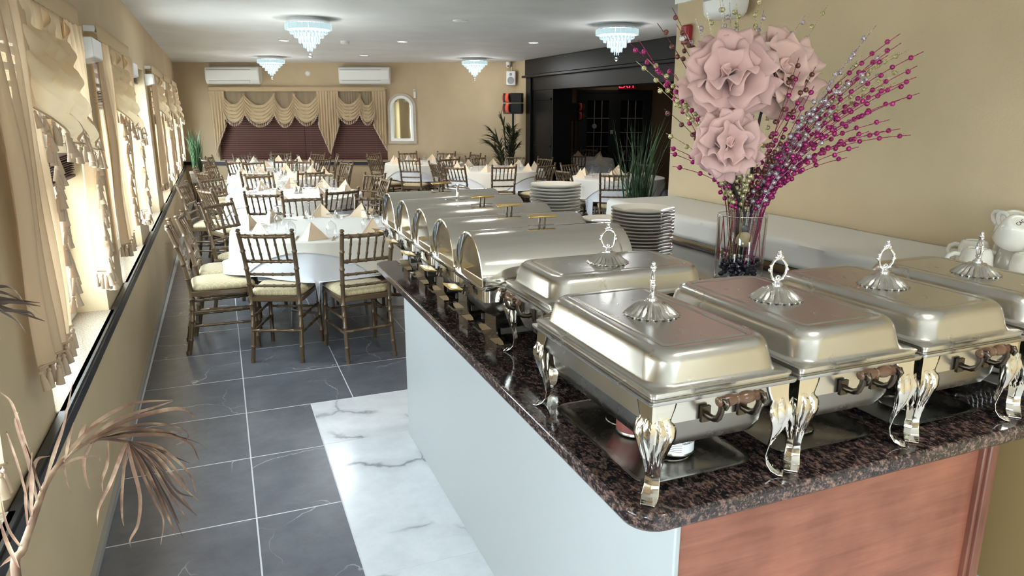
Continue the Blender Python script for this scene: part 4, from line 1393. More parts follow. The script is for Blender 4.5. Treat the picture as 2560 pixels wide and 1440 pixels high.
W1 = 'beside the roll-top dishes'
W2 = 'second along the windows'
W3 = 'third along the windows'
W4 = 'below the far blinds'
W5 = 'before the arched mirror'
W6 = 'amid the far dining area'
W7 = 'inside the back room'
W8 = 'by the tall grass plant'
TB = {1: (.70, 5.66, .675, W1), 2: (.72, 8.12, .69, W2), 3: (.76, 10.5, .69, W3), 4: (.82, 12.75, .70, W4), 5: (3.28, 12.22, .66, W5), 6: (3.95, 10.45, .72, W6), 7: (6.25, 12.2, .66, W7), 8: (5.0, 8.55, .62, W8)}
ST = {1: [-105, -60, -150, 170, 130, 85, 50, -15], 2: [-115, -70, -155, 165, 125, 90, 50, 10, -30], 3: [-110, -70, -150, 160, 120, 80, 40, 0], 4: [-110, -70, -150, 165, 120, 80, 40, 0],
      5: [-120, -75, -165, 150, 105, 60, 20, -30], 6: [-125, -90, -55, -160, 160, 120, 75, 30, -15], 7: [-120, -70, 170, 120, 60, 10], 8: [-130, -80, 170, 120, 60]}
for n, (cx, cy, r, wh) in TB.items():
    table(cx, cy, r, R(18 * n + 27), R(18 * n + 8 + 45 * (n % 2)), n * 13, wh, ST[n], n in (1, 2, 3), shakers=2 if n in (2, 3) else 0)

T1L = ['bronze gold chair with its back to the marble strip, window side of that pair', 'bronze gold chair with its back to the marble strip, overlapping the counter corner',
       'bronze gold chair by the window wall at the first table, nearer the dried palm', 'bronze gold chair by the window wall at the first table, nearer the second table',
       'bronze gold chair between the first two tables, closest to the windows', 'bronze gold chair between the first two tables, middle of three',
       'bronze gold chair between the first two tables, behind the roll-top dishes', 'bronze gold chair mostly hidden by the counter at the first table']
for n, lst in CHAIRS.items():
    cx, cy, r, wh = TB[n]
    for k, (x, y, a) in enumerate(lst):
        chair(x, y, R(a), T1L[k] if n == 1 else 'bronze gold bamboo-style chair at the round table ' + wh, 'chairs at the table ' + wh)


# ------------------------------------------------------------------ curtains and blinds
def tassel_mesh(mt):
    m = MB()
    m.tube([(0, 0, .0), (0, 0, -.012)], .0012, 4)
    m.ball((0, 0, -.017), .0065, 7, 5)
    m.lathe([(.0045, -.022), (.0075, -.030), (.0105, -.055), (.0125, -.072), (.004, -.070)], 9)
    return m


def add_tassel(m, p, s=1.0):
    t = cached('tas_raw', lambda: tassel_mesh(None))
    m.add([(x * s + p[0], y * s + p[1], z * s + p[2]) for x, y, z in t.v], t.f)


def walk(path, step):
    o = []; acc = 0.0
    for a, b_ in zip(path[:-1], path[1:]):
        a, b_ = Vector(a), Vector(b_)
        L = (b_ - a).length
        while acc < L:
            o.append(a.lerp(b_, acc / L)); acc += step
        acc -= L
    return o


def fringe(parent, path, mt_band, single, step=.034, s=1.0):
    """a woven band along the path with tassels hanging from it"""
    ob('fringe_band', MB().tube(path, .0055 * s, 6, flat=.6).mesh('fringe_band', M['tassel'], 60), parent)
    pts = walk(path, step)
    if single:
        me = cached('tas', lambda: tassel_mesh(None).mesh('tassel', M['tassel'], 60))
        for p in pts:
            ob('tassel', me, parent, tuple(p), (random.uniform(-.15, .15), random.uniform(-.15, .15), random.uniform(0, 3)), s * random.uniform(.9, 1.15))
    else:
        m = MB()
        for p in pts: add_tassel(m, p, s)
        ob('tassel_fringe', m.mesh('tassel_fringe', M['tassel'], 60), parent, kind='stuff')


def panel(parent, x0, x1, y, zt, zb0, zb1, mt, pleats=5, amp=.022, narrow=.75, name='curtain_panel'):
    """hanging panel; lower edge runs from zb0 (at x0) to zb1 (at x1)"""
    xm = (x0 + x1) / 2
    def pos(u, v):
        zb = zb0 + (zb1 - zb0) * u
        k = 1 - (1 - narrow) * min(1, v * 1.6)
        x = xm + (x0 + (x1 - x0) * u - xm) * k
        yy = y + amp * (.35 + .65 * min(1, v * 2)) * sin(2 * pi * pleats * u + 1.3 * v) + .006 * sin(9 * v + 5 * u)
        return (x, yy, zt + (zb - zt) * v)
    ob(name, MB().grid(pleats * 9, 26, pos).mesh(name, mt, 80), parent)
    return pos


def swag(parent, x0, x1, y, zn, ze, sag0, drop, mt, bulge=.05, folds=5, fa=.016, fz=.012):
    def pos(u, v):
        c = 4 * u * (1 - u)
        us = u
        zt = zn - sag0 * c
        zb = ze - drop * c ** .75
        vv = v
        z = zt + (zb - zt) * vv
        f = c ** .5
        yy = y - bulge * f * (.4 + .6 * v) - fa * f * sin(2 * pi * folds * (v + .22 * (1 - abs(2 * u - 1))) + 1.2 * sin(pi * u)) - .02 * f * v
        z += fz * f * cos(2 * pi * folds * v)
        return (x0 + (x1 - x0) * us, yy, z)
    ob('swag', MB().grid(24, 44, pos).mesh('swag', mt, 80), parent)
    return [pos(i / 24, 1.0) for i in range(25)]


def window_curtain(x0, x1, label, single, lod=0):
    t = thing('window_curtain', label, 'curtain', tuple(LO), LPHI)
    zt, y = 2.10, -.025
    def hd(u, v): return (x0 + (x1 - x0) * u, y - .006 + .003 * sin(u * 120) * (v > .2), zt - .085 * v)
    ob('curtain_header', MB().grid(60, 3, hd).mesh('curtain_header', M['swag'], 80), t, solid=.003)
    ob('curtain_rod', MB().tube([(x0 - .01, .03, zt - .03), (x0 - .01, y + .01, zt - .03), (x1 + .01, y + .01, zt - .03), (x1 + .01, .03, zt - .03)], .011, 6, flat=1.6).mesh('curtain_rod', M['plastic']), t)
    w_ = x1 - x0
    a, b_ = x0 + .30 * w_, x1 - .24 * w_
    st = .030 if single else .042
    # near panel
    p = panel(t, x0, a, y, zt - .08, .90, .93, M['sheer'], 5, .020, .85)
    zz = [(p(1.0, .42)[0] + .018, y - .03, 1.62)]
    for k in range(7):
        zz.append((a - .03 + (.055 if k % 2 else -.03), y - .032, 1.58 - .092 * k))
    fringe(t, zz, None, single, st)
    fringe(t, [(p(i / 20, 1.0)[0], p(i / 20, 1.0)[1] - .004, p(i / 20, 1.0)[2]) for i in range(21)], None, single, st)
    # swags across the top
    xm = (a + b_) / 2
    ob('satin_backing', MB().grid(40, 4, lambda u, v: (a - .05 + (b_ - a + .09) * u, y + .014 + .004 * sin(u * 70), zt - .06 - .30 * v)).mesh('satin_backing', M['swag'], 80), t)
    for q0, q1, dr in ((a - .06, xm + .02, .30), (xm - .02, b_ + .05, .34)):
        e = swag(t, q0, q1, y + .005, zt - .09, 1.66, .10, dr - .17, M['swag'], .07, 4.0, .017, .004)
        fringe(t, [(px, py - .006, pz) for px, py, pz in e], None, single, st)
    # far panel with its cascade
    p = panel(t, b_, x1, y - .005, zt - .08, .95, .86, M['sheer'], 4, .022, .8)
    zz = [(b_ + .06, y - .035, 1.58)]
    for k in range(8):
        zz.append((b_ + .05 + (.11 if k % 2 else 0), y - .038, 1.50 - .083 * k))
    fringe(t, zz, None, single, st)
    fringe(t, [(p(i / 20, 1.0)[0], p(i / 20, 1.0)[1] - .004, p(i / 20, 1.0)[2]) for i in range(21)], None, single, st)
    return t


window_curtain(.38, 1.86, 'peach sheer swag curtain at the window beside the dried palm', False)
window_curtain(2.36, 3.92, 'peach sheer swag curtain at the window opposite the chafing dishes', True)
window_curtain(4.52, 6.14, 'peach sheer swag curtain at the window beside the first dining table', True)
window_curtain(8.3, 9.95, 'peach sheer swag curtain just past the bare window', False)
window_curtain(10.3, 11.85, 'peach sheer swag curtain second past the bare window', False)
window_curtain(12.3, 13.9, 'peach sheer swag curtain beside the corner grass plant', False)


def blind(wi, zs, n_stack, label):
    a, b_ = WIN[wi]
    t = thing('window_blind', label, 'blind', tuple(LO), LPHI)
    y = .115
    ob('head_rail', MB().box(a + .01, b_ - .01, y - .03, y + .03, HEAD - .055, HEAD - .002).mesh('head_rail', M['blind']), t)
    sl = MB().box(a + .015, b_ - .015, -.025, .025, -.0015, .0015).mesh('slat', M['blind'])
    z = HEAD - .10
    while z > zs + .02:
        ob('slat', sl, t, (0, y, z), (R(-14), 0, 0)); z -= .062
    for k in range(n_stack):
        ob('slat', sl, t, (0, y + random.uniform(-.004, .004), zs - .010 * k), (R(random.uniform(-3, 3)), 0, 0))
    ob('bottom_rail', MB().box(a + .012, b_ - .012, y - .027, y + .027, zs - .010 * n_stack - .014, zs - .010 * n_stack).mesh('bottom_rail', M['blind']), t, bev=.003)
    for q in (.12, .5, .88):
        xq = a + (b_ - a) * q
        ob('ladder_cord', MB().tube([(xq, y - .028, HEAD - .05), (xq, y - .030, zs)], .0015, 4).tube([(xq, y + .026, HEAD - .05), (xq, y + .026, zs)], .0015, 4).mesh('ladder_cord', M['cordm']), t)


BL = {2: (1.45, 'dark brown slat blind half raised at the window beside the dried palm'), 3: (1.45, 'dark brown slat blind half raised opposite the chafing dishes'), 4: (1.77, 'dark brown slat blind raised high beside the first dining table'),
      5: (1.97, 'dark brown slat blind fully raised at the bare window'), 6: (1.60, 'dark brown slat blind raised past the bare window'), 7: (1.70, 'dark brown slat blind raised at the second window past the bare one'), 8: (1.70, 'dark brown slat blind raised by the corner')}
for wi, (zs, lb) in BL.items(): blind(wi, zs, 10 if wi != 5 else 6, lb)

for k, (xx, lb, fl) in enumerate(((4.16, 'white box-shaped wall fixture on the pier before the first dining table', .32), (8.10, 'white box-shaped wall fixture on the pier after the bare window', .16), (6.18, 'white box-shaped wall fixture on the pier before the bare window', .32), (10.13, 'white box-shaped wall fixture on the far pier between two curtains', .13))):
    t = thing('wall_fixture', lb, 'wall fixture', tuple(LO), LPHI)
    ob('fixture_body', MB().add([(xx, .03, 1.885), (xx + fl, .03, 1.885), (xx + fl, -.048, 1.905), (xx, -.048, 1.905), (xx, .03, 2.0), (xx + fl, .03, 2.0), (xx + fl, -.048, 2.0), (xx, -.048, 2.0)],
                            [(3, 2, 1, 0), (4, 5, 6, 7), (0, 1, 5, 4), (1, 2, 6, 5), (2, 3, 7, 6), (3, 0, 4, 7)]).mesh('fixture_body', M['plastic'], 20), t, bev=.005)
    ob('fixture_slot', MB().box(xx + .03, xx + fl - .03, -.040, .015, 1.999, 2.0015).mesh('fixture_slot', M['plastic_grey']), t)

# far wall: blinds, swags, air conditioners, mirror
for k, (a, b_, lb) in enumerate(((.675, 2.265, 'closed mahogany slat blind, widest of the far window'), (2.275, 2.80, 'closed mahogany slat blind, narrow one of the far window'), (2.81, 3.81, 'closed mahogany slat blind beside the arched mirror'))):
    t = thing('window_blind', lb, 'blind', tuple(C0), FPHI)
    ob('head_rail', MB().box(a, b_, .02, .08, FZ1 - .05, FZ1 - .002).mesh('head_rail', M['blindfar']), t)
    sl = MB().box(a, b_, -.0025, .0025, -.0165, .0165).mesh('slat', M['blindfar'])
    z = FZ1 - .085
    while z > FZ0 + .05:
        ob('slat', sl, t, (0, .055, z), (R(20), 0, 0)); z -= .0395
    ob('bottom_rail', MB().box(a, b_, .035, .075, FZ0 + .004, FZ0 + .03).mesh('bottom_rail', M['blindfar']), t)
    for q in (.2, .8):
        xq = a + (b_ - a) * q
        ob('ladder_cord', MB().tube([(xq, .028, FZ1 - .05), (xq, .028, FZ0 + .02)], .0015, 4).mesh('ladder_cord', M['cordm']), t)

t = thing('swag_curtain', 'beige swagged curtain with tassels over the far mahogany blinds', 'curtain', tuple(C0), FPHI)
ob('curtain_header', MB().grid(160, 3, lambda u, v: (.585 + 3.25 * u, -.064 + .003 * sin(u * 150) * (v > .1), 2.075 - .085 * v)).mesh('curtain_header', M['farcurtain'], 80), t, solid=.004)
ob('curtain_rod', MB().tube([(.58, 0, 2.045), (.58, -.046, 2.045), (3.84, -.046, 2.045), (3.84, 0, 2.045)], .009, 6).mesh('curtain_rod', M['plastic']), t)
for (a, b_) in ((.84, 2.58), (2.94, 3.62)):
    ob('sheer_backing', MB().grid(60, 6, lambda u, v: (a + (b_ - a) * u, -.035 + .006 * sin(u * 90), 1.995 - .40 * v)).mesh('sheer_backing', M['farsheer'], 80), t)
for (a, b_, dr, s0) in ((.82, 1.25, .29, .22), (1.21, 1.80, .31, .24), (1.76, 2.17, .32, .30), (2.13, 2.60, .29, .22), (2.92, 3.38, .26, .22), (3.34, 3.64, .28, .24)):
    e = swag(t, a, b_, -.06, 1.97, 1.71, s0, dr, M['farcurtain'], .045, 5)
    fringe(t, [(px, py - .006, pz) for px, py, pz in e], None, False, .036, .95)
for (a, b_, z0, z1, pl) in ((.60, .88, .88, 1.44, 5), (2.56, 2.77, 1.46, .92, 4), (2.76, 2.97, .92, 1.46, 4), (3.58, 3.84, 1.44, .97, 5)):
    p = panel(t, a, b_, -.075, 1.995, z0, z1, M['farcurtain'], pl, .016, .92)
    fringe(t, [(p(i / 24, 1.0)[0], p(i / 24, 1.0)[1] - .012, p(i / 24, 1.0)[2]) for i in range(25)], None, False, .034, .95)


def aircon(x0, x1, z0, z1, label):
    t = thing('air_conditioner', label, 'air conditioner', tuple(C0), FPHI)
    h = z1 - z0
    prof = [(.0, z0 + .03), (-.12, z0), (-.165, z0 + .02), (-.20, z0 + .08), (-.20, z0 + h * .80), (-.185, z1 - .02), (-.15, z1), (0, z1)]
    m = MB(); n = len(prof)
    m.add([(x0, y, z) for y, z in prof] + [(x1, y, z) for y, z in prof], [tuple(range(n)), tuple(range(2 * n - 1, n - 1, -1))] + [(i, i + n, (i + 1) % n + n, (i + 1) % n) for i in range(n)])
    ob('casing', m.mesh('casing', M['plastic'], 40), t, bev=.008)
    ob('front_panel', MB().box(x0 + .02, x1 - .02, -.207, -.199, z0 + .085, z0 + h * .80).mesh('front_panel', M['white']), t, bev=.003)
    ob('air_slot', MB().box(x0 + .03, x1 - .15, -.204, -.19, z0 + h * .805, z0 + h * .83).mesh('air_slot', M['plastic_grey']), t)
    ob('louver', MB().box(x0 + .06, x1 - .17, -.188, -.176, z0 + .028, z0 + .062).mesh('louver', M['plastic']), t, bev=.002)
    ob('louver_gap', MB().box(x0 + .055, x1 - .165, -.196, -.186, z0 + .062, z0 + .068).mesh('louver_gap', M['plastic_grey']), t)


aircon(.61, 1.58, 2.11, 2.42, 'white split air conditioner nearer the window wall, above the swag curtain')
aircon(3.02, 3.94, 2.11, 2.42, 'white split air conditioner nearer the arched mirror')

t = thing('arched_mirror', 'arched mirror in a whitewashed frame on the tan wall', 'mirror', tuple(C0), FPHI)
mx, zb, zs_ = 4.115, 1.045, 1.70


def arch(hw, z0, zsp, y, n=18, hs=1.0):
    p = [(mx - hw, y, z0), (mx + hw, y, z0)]
    for k in range(n + 1):
        a = pi * k / n
        p.append((mx + hw * cos(a), y, zsp + hw * hs * sin(a)))
    return p


def ring_between(o1, o2, i1, i2):
    m = MB(); m.loft([o1, o2, i2, i1], False, False); return m


ob('outer_frame', ring_between(arch(.262, zb, zs_, 0), arch(.262, zb, zs_, -.03), arch(.21, zb + .05, zs_, 0), arch(.21, zb + .05, zs_, -.03)).mesh('outer_frame', M['whitewash'], 40), t)
ob('inner_frame', ring_between(arch(.212, zb + .048, zs_, 0), arch(.212, zb + .048, zs_, -.04), arch(.165, zb + .095, zs_, 0), arch(.165, zb + .095, zs_, -.028)).mesh('inner_frame', M['white'], 40), t)
pl = arch(.17, zb + .09, zs_, -.012)
ob('mirror_glass', MB().add(pl, [tuple(range(len(pl)))]).mesh('mirror_glass', M['mirror'], 0), t, solid=.004)

o = thing('smoke_alarm', 'small round white sensor between the two air conditioners', 'sensor', tuple(C0), FPHI)
ob('sensor_body', MB().lathe([(.04, 0), (.045, -.012), (.035, -.03), (.001, -.034)], 20, (2.42, 0, 2.31), 'y').mesh('sensor_body', M['plastic'], 40), o)
ob('sensor_ring', MB().lathe([(.05, 0), (.05, -.006)], 20, (2.42, 0, 2.31), 'y').mesh('sensor_ring', M['white'], 40), o)
o = thing('remote_holder', 'white remote control in its wall holder above the arched mirror', 'remote', tuple(C0), FPHI)
ob('remote_body', MB().box(4.345, 4.385, -.025, 0, 1.87, 2.03).mesh('remote_body', M['plastic']), o, bev=.006)
ob('remote_display', MB().box(4.352, 4.378, -.0275, -.024, 1.985, 2.015).mesh('remote_display', M['plastic_grey']), o)

# angled wall: dome camera and white loudspeaker
t = thing('dome_camera', 'small white dome camera below the ceiling on the angled wall', 'camera', tuple(B1), P2)
ob('camera_base', MB().lathe([(.04, 0), (.045, -.02), (.04, -.05)], 18, (1.72, -.055, CEIL - .005)).mesh('camera_base', M['plastic'], 40), t)
ob('camera_ball', MB().ball((1.72, -.06, CEIL - .075), .038, 14, 9).mesh('camera_ball', M['white'], 60), t)
ob('camera_lens', MB().lathe([(.014, 0), (.014, -.008)], 12, (1.72, -.094, CEIL - .082), 'y').mesh('camera_lens', M['blackplastic'], 40), t)
t = thing('wall_speaker', 'small white loudspeaker on the angled wall above the orange horn speaker', 'speaker', tuple(B1), P2)
ob('speaker_box', MB().loft([rrect(.085, .06, .02, z, 4, 1.775, -.075) for z in (2.09, 2.33)]).mesh('speaker_box', M['plastic'], 40), t, bev=.006)
ob('speaker_cone', MB().lathe([(.062, 0), (.058, -.004), (.02, .002), (.001, -.004)], 20, (1.775, -.136, 2.17), 'y').mesh('speaker_cone', M['plastic_grey'], 50), t)
ob('speaker_tweeter', MB().lathe([(.024, 0), (.020, -.004), (.001, -.004)], 16, (1.775, -.136, 2.275), 'y').mesh('speaker_tweeter', M['plastic_grey'], 50), t)
ob('speaker_bracket', MB().tube([(1.775, -.02, 2.33), (1.775, -.02, 2.42), (1.775, 0, 2.44)], .006, 6).mesh('speaker_bracket', M['plastic']), t)

# near wall: red strobe alarm and white speaker
t = thing('fire_alarm', 'red fire alarm strobe on the tan wall behind the flowers', 'alarm', (2.95, 4.17, 2.135))
ob('alarm_body', MB().box(-.045, 0, -.038, .038, -.062, .062).mesh('alarm_body', M['red']), t, bev=.012)
ob('strobe_lens', MB().box(-.058, -.04, -.032, .032, -.04, -.010).mesh('strobe_lens', M['plastic']), t, bev=.008)
ob('alarm_grille', MB().box(-.047, -.044, -.03, .03, .01, .05).mesh('alarm_grille', M['red']), t)
t = thing('wall_speaker', 'rounded white loudspeaker high on the tan wall above the flowers', 'speaker', (2.95, 3.66, 2.335))
ob('speaker_box', MB().loft([[(-.03 - x_, y_, z) for x_, y_, _ in rrect(.09 * q, .135 * q, .06 * q, 0, 5, .09)] for z, q in ((-.16, .62), (-.152, .80), (-.13, .94), (-.08, 1.0), (.16, 1.0))]).mesh('speaker_box', M['plastic'], 50), t)
ob('speaker_bracket', MB().box(-.06, 0.002, -.02, .02, -.07, -.01).mesh('speaker_bracket', M['plastic']), t)
ob('speaker_grille', MB().box(-.214, -.209, -.09, .09, -.06, .15).mesh('speaker_grille', M['plastic_grey']), t, bev=.002)


# ------------------------------------------------------------------ ceiling lights
def chandelier(x, y, label):
    t = thing('crystal_chandelier', label, 'chandelier', (x, y, CEIL), 0, 'crystal chandeliers')
    ob('ceiling_plate', cached('cd0', lambda: MB().lathe([(.20, 0), (.205, -.006), (.205, -.045), (.195, -.05), (.001, -.05)], 40).mesh('ceiling_plate', M['chrome'], 40)), t)
    ob('light_disc', cached('cdl', lambda: MB().lathe([(.17, -.0505), (.17, -.055), (.001, -.055)], 32).mesh('light_disc', M['led_cool'], 40)), t)
    def crown():
        m = MB()
        for k in range(26):
            a = 2 * pi * k / 26
            b0 = MB().box(-.024, .024, -.010, .010, -.105, -.052).xf(Matrix.Rotation(a, 4, 'Z') @ Matrix.Translation((0, -.208, 0)))
            m.add(b0.v, b0.f)
        return m.mesh('crystal_crown', M['crystal'], 0)
    ob('crystal_crown', cached('cd1', crown), t, kind='stuff')
    tiers = [(.165, 26, -.10, -.135, .011), (.135, 24, -.11, -.175, .008), (.095, 20, -.13, -.225, .0075), (.055, 14, -.16, -.27, .007), (.022, 6, -.2, -.30, .006)]
    for i, (r, n, z1, z0, w_) in enumerate(tiers):
        def tier_(r=r, n=n, z1=z1, z0=z0, w_=w_, i=i):
            m = MB()
            for k in range(n):
                a = 2 * pi * k / n; cx, cy = r * cos(a), r * sin(a)
                if i == 0:
                    m.ball((cx, cy, -.128), .016, 8, 6)
                else:
                    m.lathe([(w_ * .6, z0), (w_, z0 + .008), (w_, z1 - .04 if z1 - z0 > .08 else z1 - .01), (w_ * .4, z1)], 6, (cx, cy, 0))
            return m.mesh('crystal_tier', M['crystal'], 0)
        ob('crystal_tier', cached(('cd2', i), tier_), t, kind='stuff')
    ob('crystal_ball', cached('cd3', lambda: MB().tube([(0, 0, -.28), (0, 0, -.32)], .0015, 4).ball((0, 0, -.338), .021, 14, 9).mesh('crystal_ball', M['crystal_b'], 60)), t)
    l = bpy.data.lights.new('chandelier_light', 'POINT'); l.energy = E_CHAND; l.shadow_soft_size = .12; l.color = (.97, .99, 1.0)
    lo = bpy.data.objects.new('chandelier_light', l); COL.objects.link(lo); lo.parent = t; lo.location = (0, 0, -.20)


chandelier(.885, 7.40, 'crystal chandelier above the table beside the roll-top dishes')
chandelier(3.87, 6.72, 'crystal chandelier before the black opening')
chandelier(.89, 12.72, 'crystal chandelier in front of the far air conditioner')
chandelier(4.10, 11.85, 'crystal chandelier near the angled wall')


def downlight(x, y, label, e=E_CAN):
    t = thing('recessed_downlight', label, 'downlight', (x, y, CEIL), 0, 'recessed downlights')
    ob('trim_ring', cached('dl0', lambda: MB().lathe([(.075, 0), (.078, -.004), (.070, -.008), (.060, -.004), (.058, 0)], 28, cap=False).mesh('trim_ring', M['white'], 50)), t)
    ob('lamp_disc', cached('dl1', lambda: MB().lathe([(.058, -.002), (.058, -.004), (.001, -.004)], 24).mesh('lamp_disc', M['led'], 40)), t)
    l = bpy.data.lights.new('downlight_lamp', 'SPOT'); l.energy = e; l.spot_size = R(130); l.spot_blend = .6; l.shadow_soft_size = .05; l.color = (1, .95, .86)
    lo = bpy.data.objects.new('downlight_lamp', l); COL.objects.link(lo); lo.parent = t; lo.location = (0, 0, -.02)


for (x, y, lb) in ((.86, 9.75, 'round recessed downlight between two chandeliers over the window-side tables'), (2.27, 9.35, 'round recessed downlight in the middle of the dining room ceiling'), (3.87, 8.85, 'round recessed downlight by the black opening'), (2.25, 11.85, 'round recessed downlight nearest the far blinds')):
    downlight(x, y, lb)
for (x, y) in ((1.3, 3.4), (1.3, 0.4), (1.3, -2.4)):
    downlight(x, y, 'added recessed downlight for the buffet end of the room, out of view', 20.0)  # added lamps on the unseen near ceiling, brightening the buffet end
for (x, y) in ((6.6, 10.5), (7.4, 13.0)):
    downlight(x, y, 'added dim downlight brightening the back room, itself unseen', 3.2)  # added unseen lamps that lift the dark back room

o = thing('smoke_detector', 'white smoke detector on the ceiling near a chandelier', 'smoke detector', (1.58, 9.55, CEIL))
ob('detector_body', MB().lathe([(.055, 0), (.058, -.015), (.05, -.035), (.02, -.042), (.001, -.042)], 24).mesh('detector_body', M['plastic'], 40), o)
ob('detector_vent', MB().lathe([(.052, -.02), (.0565, -.022), (.052, -.025)], 24, cap=False).mesh('detector_vent', M['plastic_grey'], 40), o)
o = thing('ceiling_plate', 'flat round white cover plate on the ceiling', 'cover plate', (2.28, 7.0, CEIL))
ob('plate_disc', MB().lathe([(.075, 0), (.075, -.006), (.06, -.012), (.001, -.012)], 28).mesh('plate_disc', M['white'], 40), o)
ob('plate_screw', MB().lathe([(.006, -.011), (.006, -.014), (.001, -.014)], 8).mesh('plate_screw', M['plastic_grey'], 40), o)

# EXIT sign over the back doors
t = thing('exit_sign', 'red lit EXIT sign above the dark double doors', 'sign', tuple(BO), -YAW)
ex, ez = (1565 - 1280) / 1827 * 15.2 + .15, 2.15
ob('sign_box', MB().box(ex - .19, ex + .19, -.10, -.05, ez - .08, ez + .08).mesh('sign_box', M['exitbox']), t, bev=.006)
ob('lettering', text_mesh('EXIT', .17, M['exitred'], .003), t, (ex, -.104, ez), (pi / 2, 0, 0))
ob('sign_arm', MB().box(ex - .02, ex + .02, -.09, 0, ez + .08, ez + .11).mesh('sign_arm', M['exitbox']), t)


# ------------------------------------------------------------------ horn loudspeakers on stands
def pa(x, y, zc, face, flip, label):
    t = thing('stand_speaker', label, 'speaker', (x, y, 0), face)
    s = -1 if flip else 1
    for k in (0, 1):
        z0 = zc - .17 + .175 * k
        ob('cabinet', MB().prism([(-.02, -.13), (.17, -.10), (.17, .12), (-.02, .14)], z0, z0 + .165).xf(Matrix.Scale(s, 4, (1, 0, 0))).mesh('cabinet', M['blackplastic'], 30), t, bev=.008)
        def hn(u, v):
            q = 2 * u - 1
            return (s * (-.02 - .13 * v - .02 * (1 - q * q)), -.15 - .03 * cos(pi * v * 1.0) - .02 * sin(pi * 2 * v), z0 + .006 + .152 * u)
        ob('horn', MB().grid(8, 10, hn).mesh('horn', M['orange'], 70), t, solid=.006)
        ob('horn_back', MB().prism([(-.15, -.13), (-.02, -.13), (-.02, .12), (-.10, .10)], z0 + .004, z0 + .16).xf(Matrix.Scale(s, 4, (1, 0, 0))).mesh('horn_back', M['blackplastic'], 30), t)
    ob('carry_plate', MB().box(-.15, .16, -.12, .12, zc - .185, zc - .17).mesh('carry_plate', M['blackplastic']), t)
    ob('stand_pole', MB().tube([(0, 0, .35), (0, 0, zc - .17)], .018, 8).tube([(0, 0, .05), (0, 0, .4)], .024, 8).mesh('stand_pole', M['blackplastic'], 50), t)
    for k in range(3):
        a = 2 * pi * k / 3 + .4
        ob('stand_leg', MB().tube([(0, 0, .55), (.19 * cos(a), .19 * sin(a), .011)], .011, 6).mesh('stand_leg', M['blackplastic'], 50), t)


PA1 = Vector((4.85, 11.98, 0))
pa(PA1.x, PA1.y, 1.775, -YAW - R(10), False, 'black and orange horn speaker on a pole beside the palm')
PA2 = fwh * 14.95 + rtv * ((1436 - 1280) / 1827 * 14.95)
pa(PA2.x, PA2.y, 1.63, -YAW + R(14), True, 'black and orange horn speaker inside the dark back room')


# ------------------------------------------------------------------ plants
def blade_mesh(L, w_, bend, mt, twist=0.0, n=7):
    m = MB(); vs = []; fs = []
    for i in range(n + 1):
        t = i / n
        y = bend * L * t ** 2.2
        z = L * t * (1 - .18 * bend * t)
        ww = w_ * (1 - t ** 2.5) * (.6 + .4 * min(1, t * 5)) + .0003
        a = twist * t
        vs += [(-ww * cos(a), y - ww * sin(a), z), (0, y + ww * .35, z), (ww * cos(a), y + ww * sin(a), z)]
    for i in range(n):
        for k in (0, 1): fs.append((3 * i + k, 3 * i + k + 1, 3 * i + k + 4, 3 * i + k + 3))
    m.add(vs, fs)
    return m.mesh('blade', mt, 80)


def grass_plant(x, y, z0, H, spread, n, mts, label, potr, poth, stand=0.0, seed=3):
    t = thing('grass_plant', label, 'plant', (x, y, 0))
    rnd = random.Random(seed)
    ob('planter', MB().loft([rrect(potr * q, potr * q, .012, z, 3) for q, z in ((.82, z0 - poth), (.95, z0 - .03), (1.0, z0 - .03), (1.0, z0), (.92, z0), (.90, z0 - .03))]).mesh('planter', M['pot'], 40), t)
    if stand:
        ob('stand_ring', MB().tube([(potr * 1.05 * cos(2 * pi * k / 20), potr * 1.05 * sin(2 * pi * k / 20), z0 - poth * .9) for k in range(20)], .006, 6, closed=True).mesh('stand_ring', M['black']), t)
        for k in range(4):
            a = 2 * pi * k / 4 + .5
            ob('stand_leg', MB().tube([(potr * 1.05 * cos(a), potr * 1.05 * sin(a), z0 - poth * .9), (potr * .7 * cos(a), potr * .7 * sin(a), .2), (potr * 1.2 * cos(a), potr * 1.2 * sin(a), .005)], .006, 6).mesh('stand_leg', M['black']), t)
        ob('stand_shelf', MB().lathe([(potr * .95, z0 - poth - .004), (potr * .95, z0 - poth + .002)], 20).mesh('stand_shelf', M['black']), t)
    ms = [blade_mesh(1.0, .006 * (1.0 / H) * (1 + .4 * (k % 3)), b_, mts[k % len(mts)], .8) for k, b_ in enumerate((.05, .12, .2, .32, .45, .6))]
    for k in range(n):
        q = min(2 if stand else 5, int(abs(rnd.gauss(0, 2.2))))
        a = rnd.uniform(0, 2 * pi); r = potr * .6 * sqrt(rnd.random())
        ob('blade', ms[q], t, (r * cos(a), r * sin(a), z0 - .04), (rnd.uniform(-spread, spread), rnd.uniform(-spread, spread), rnd.uniform(0, 2 * pi)), H * rnd.uniform(.45, 1.05))


grass_plant(-.40, 13.45, .63, .75, .10, 150, [M['green'], M['green2']], 'tall green grass plant on a wire stand in the window corner', .125, .2, 1, 3)
GP = fwh * 7.35 + rtv * ((1603 - 1280) / 1827 * 7.35)
grass_plant(GP.x, GP.y, .30, 1.32, .12, 170, [M['green2'], M['green2'], M['green']], 'tall dark green grass plant beside the black opening', .16, .3, 0, 5)


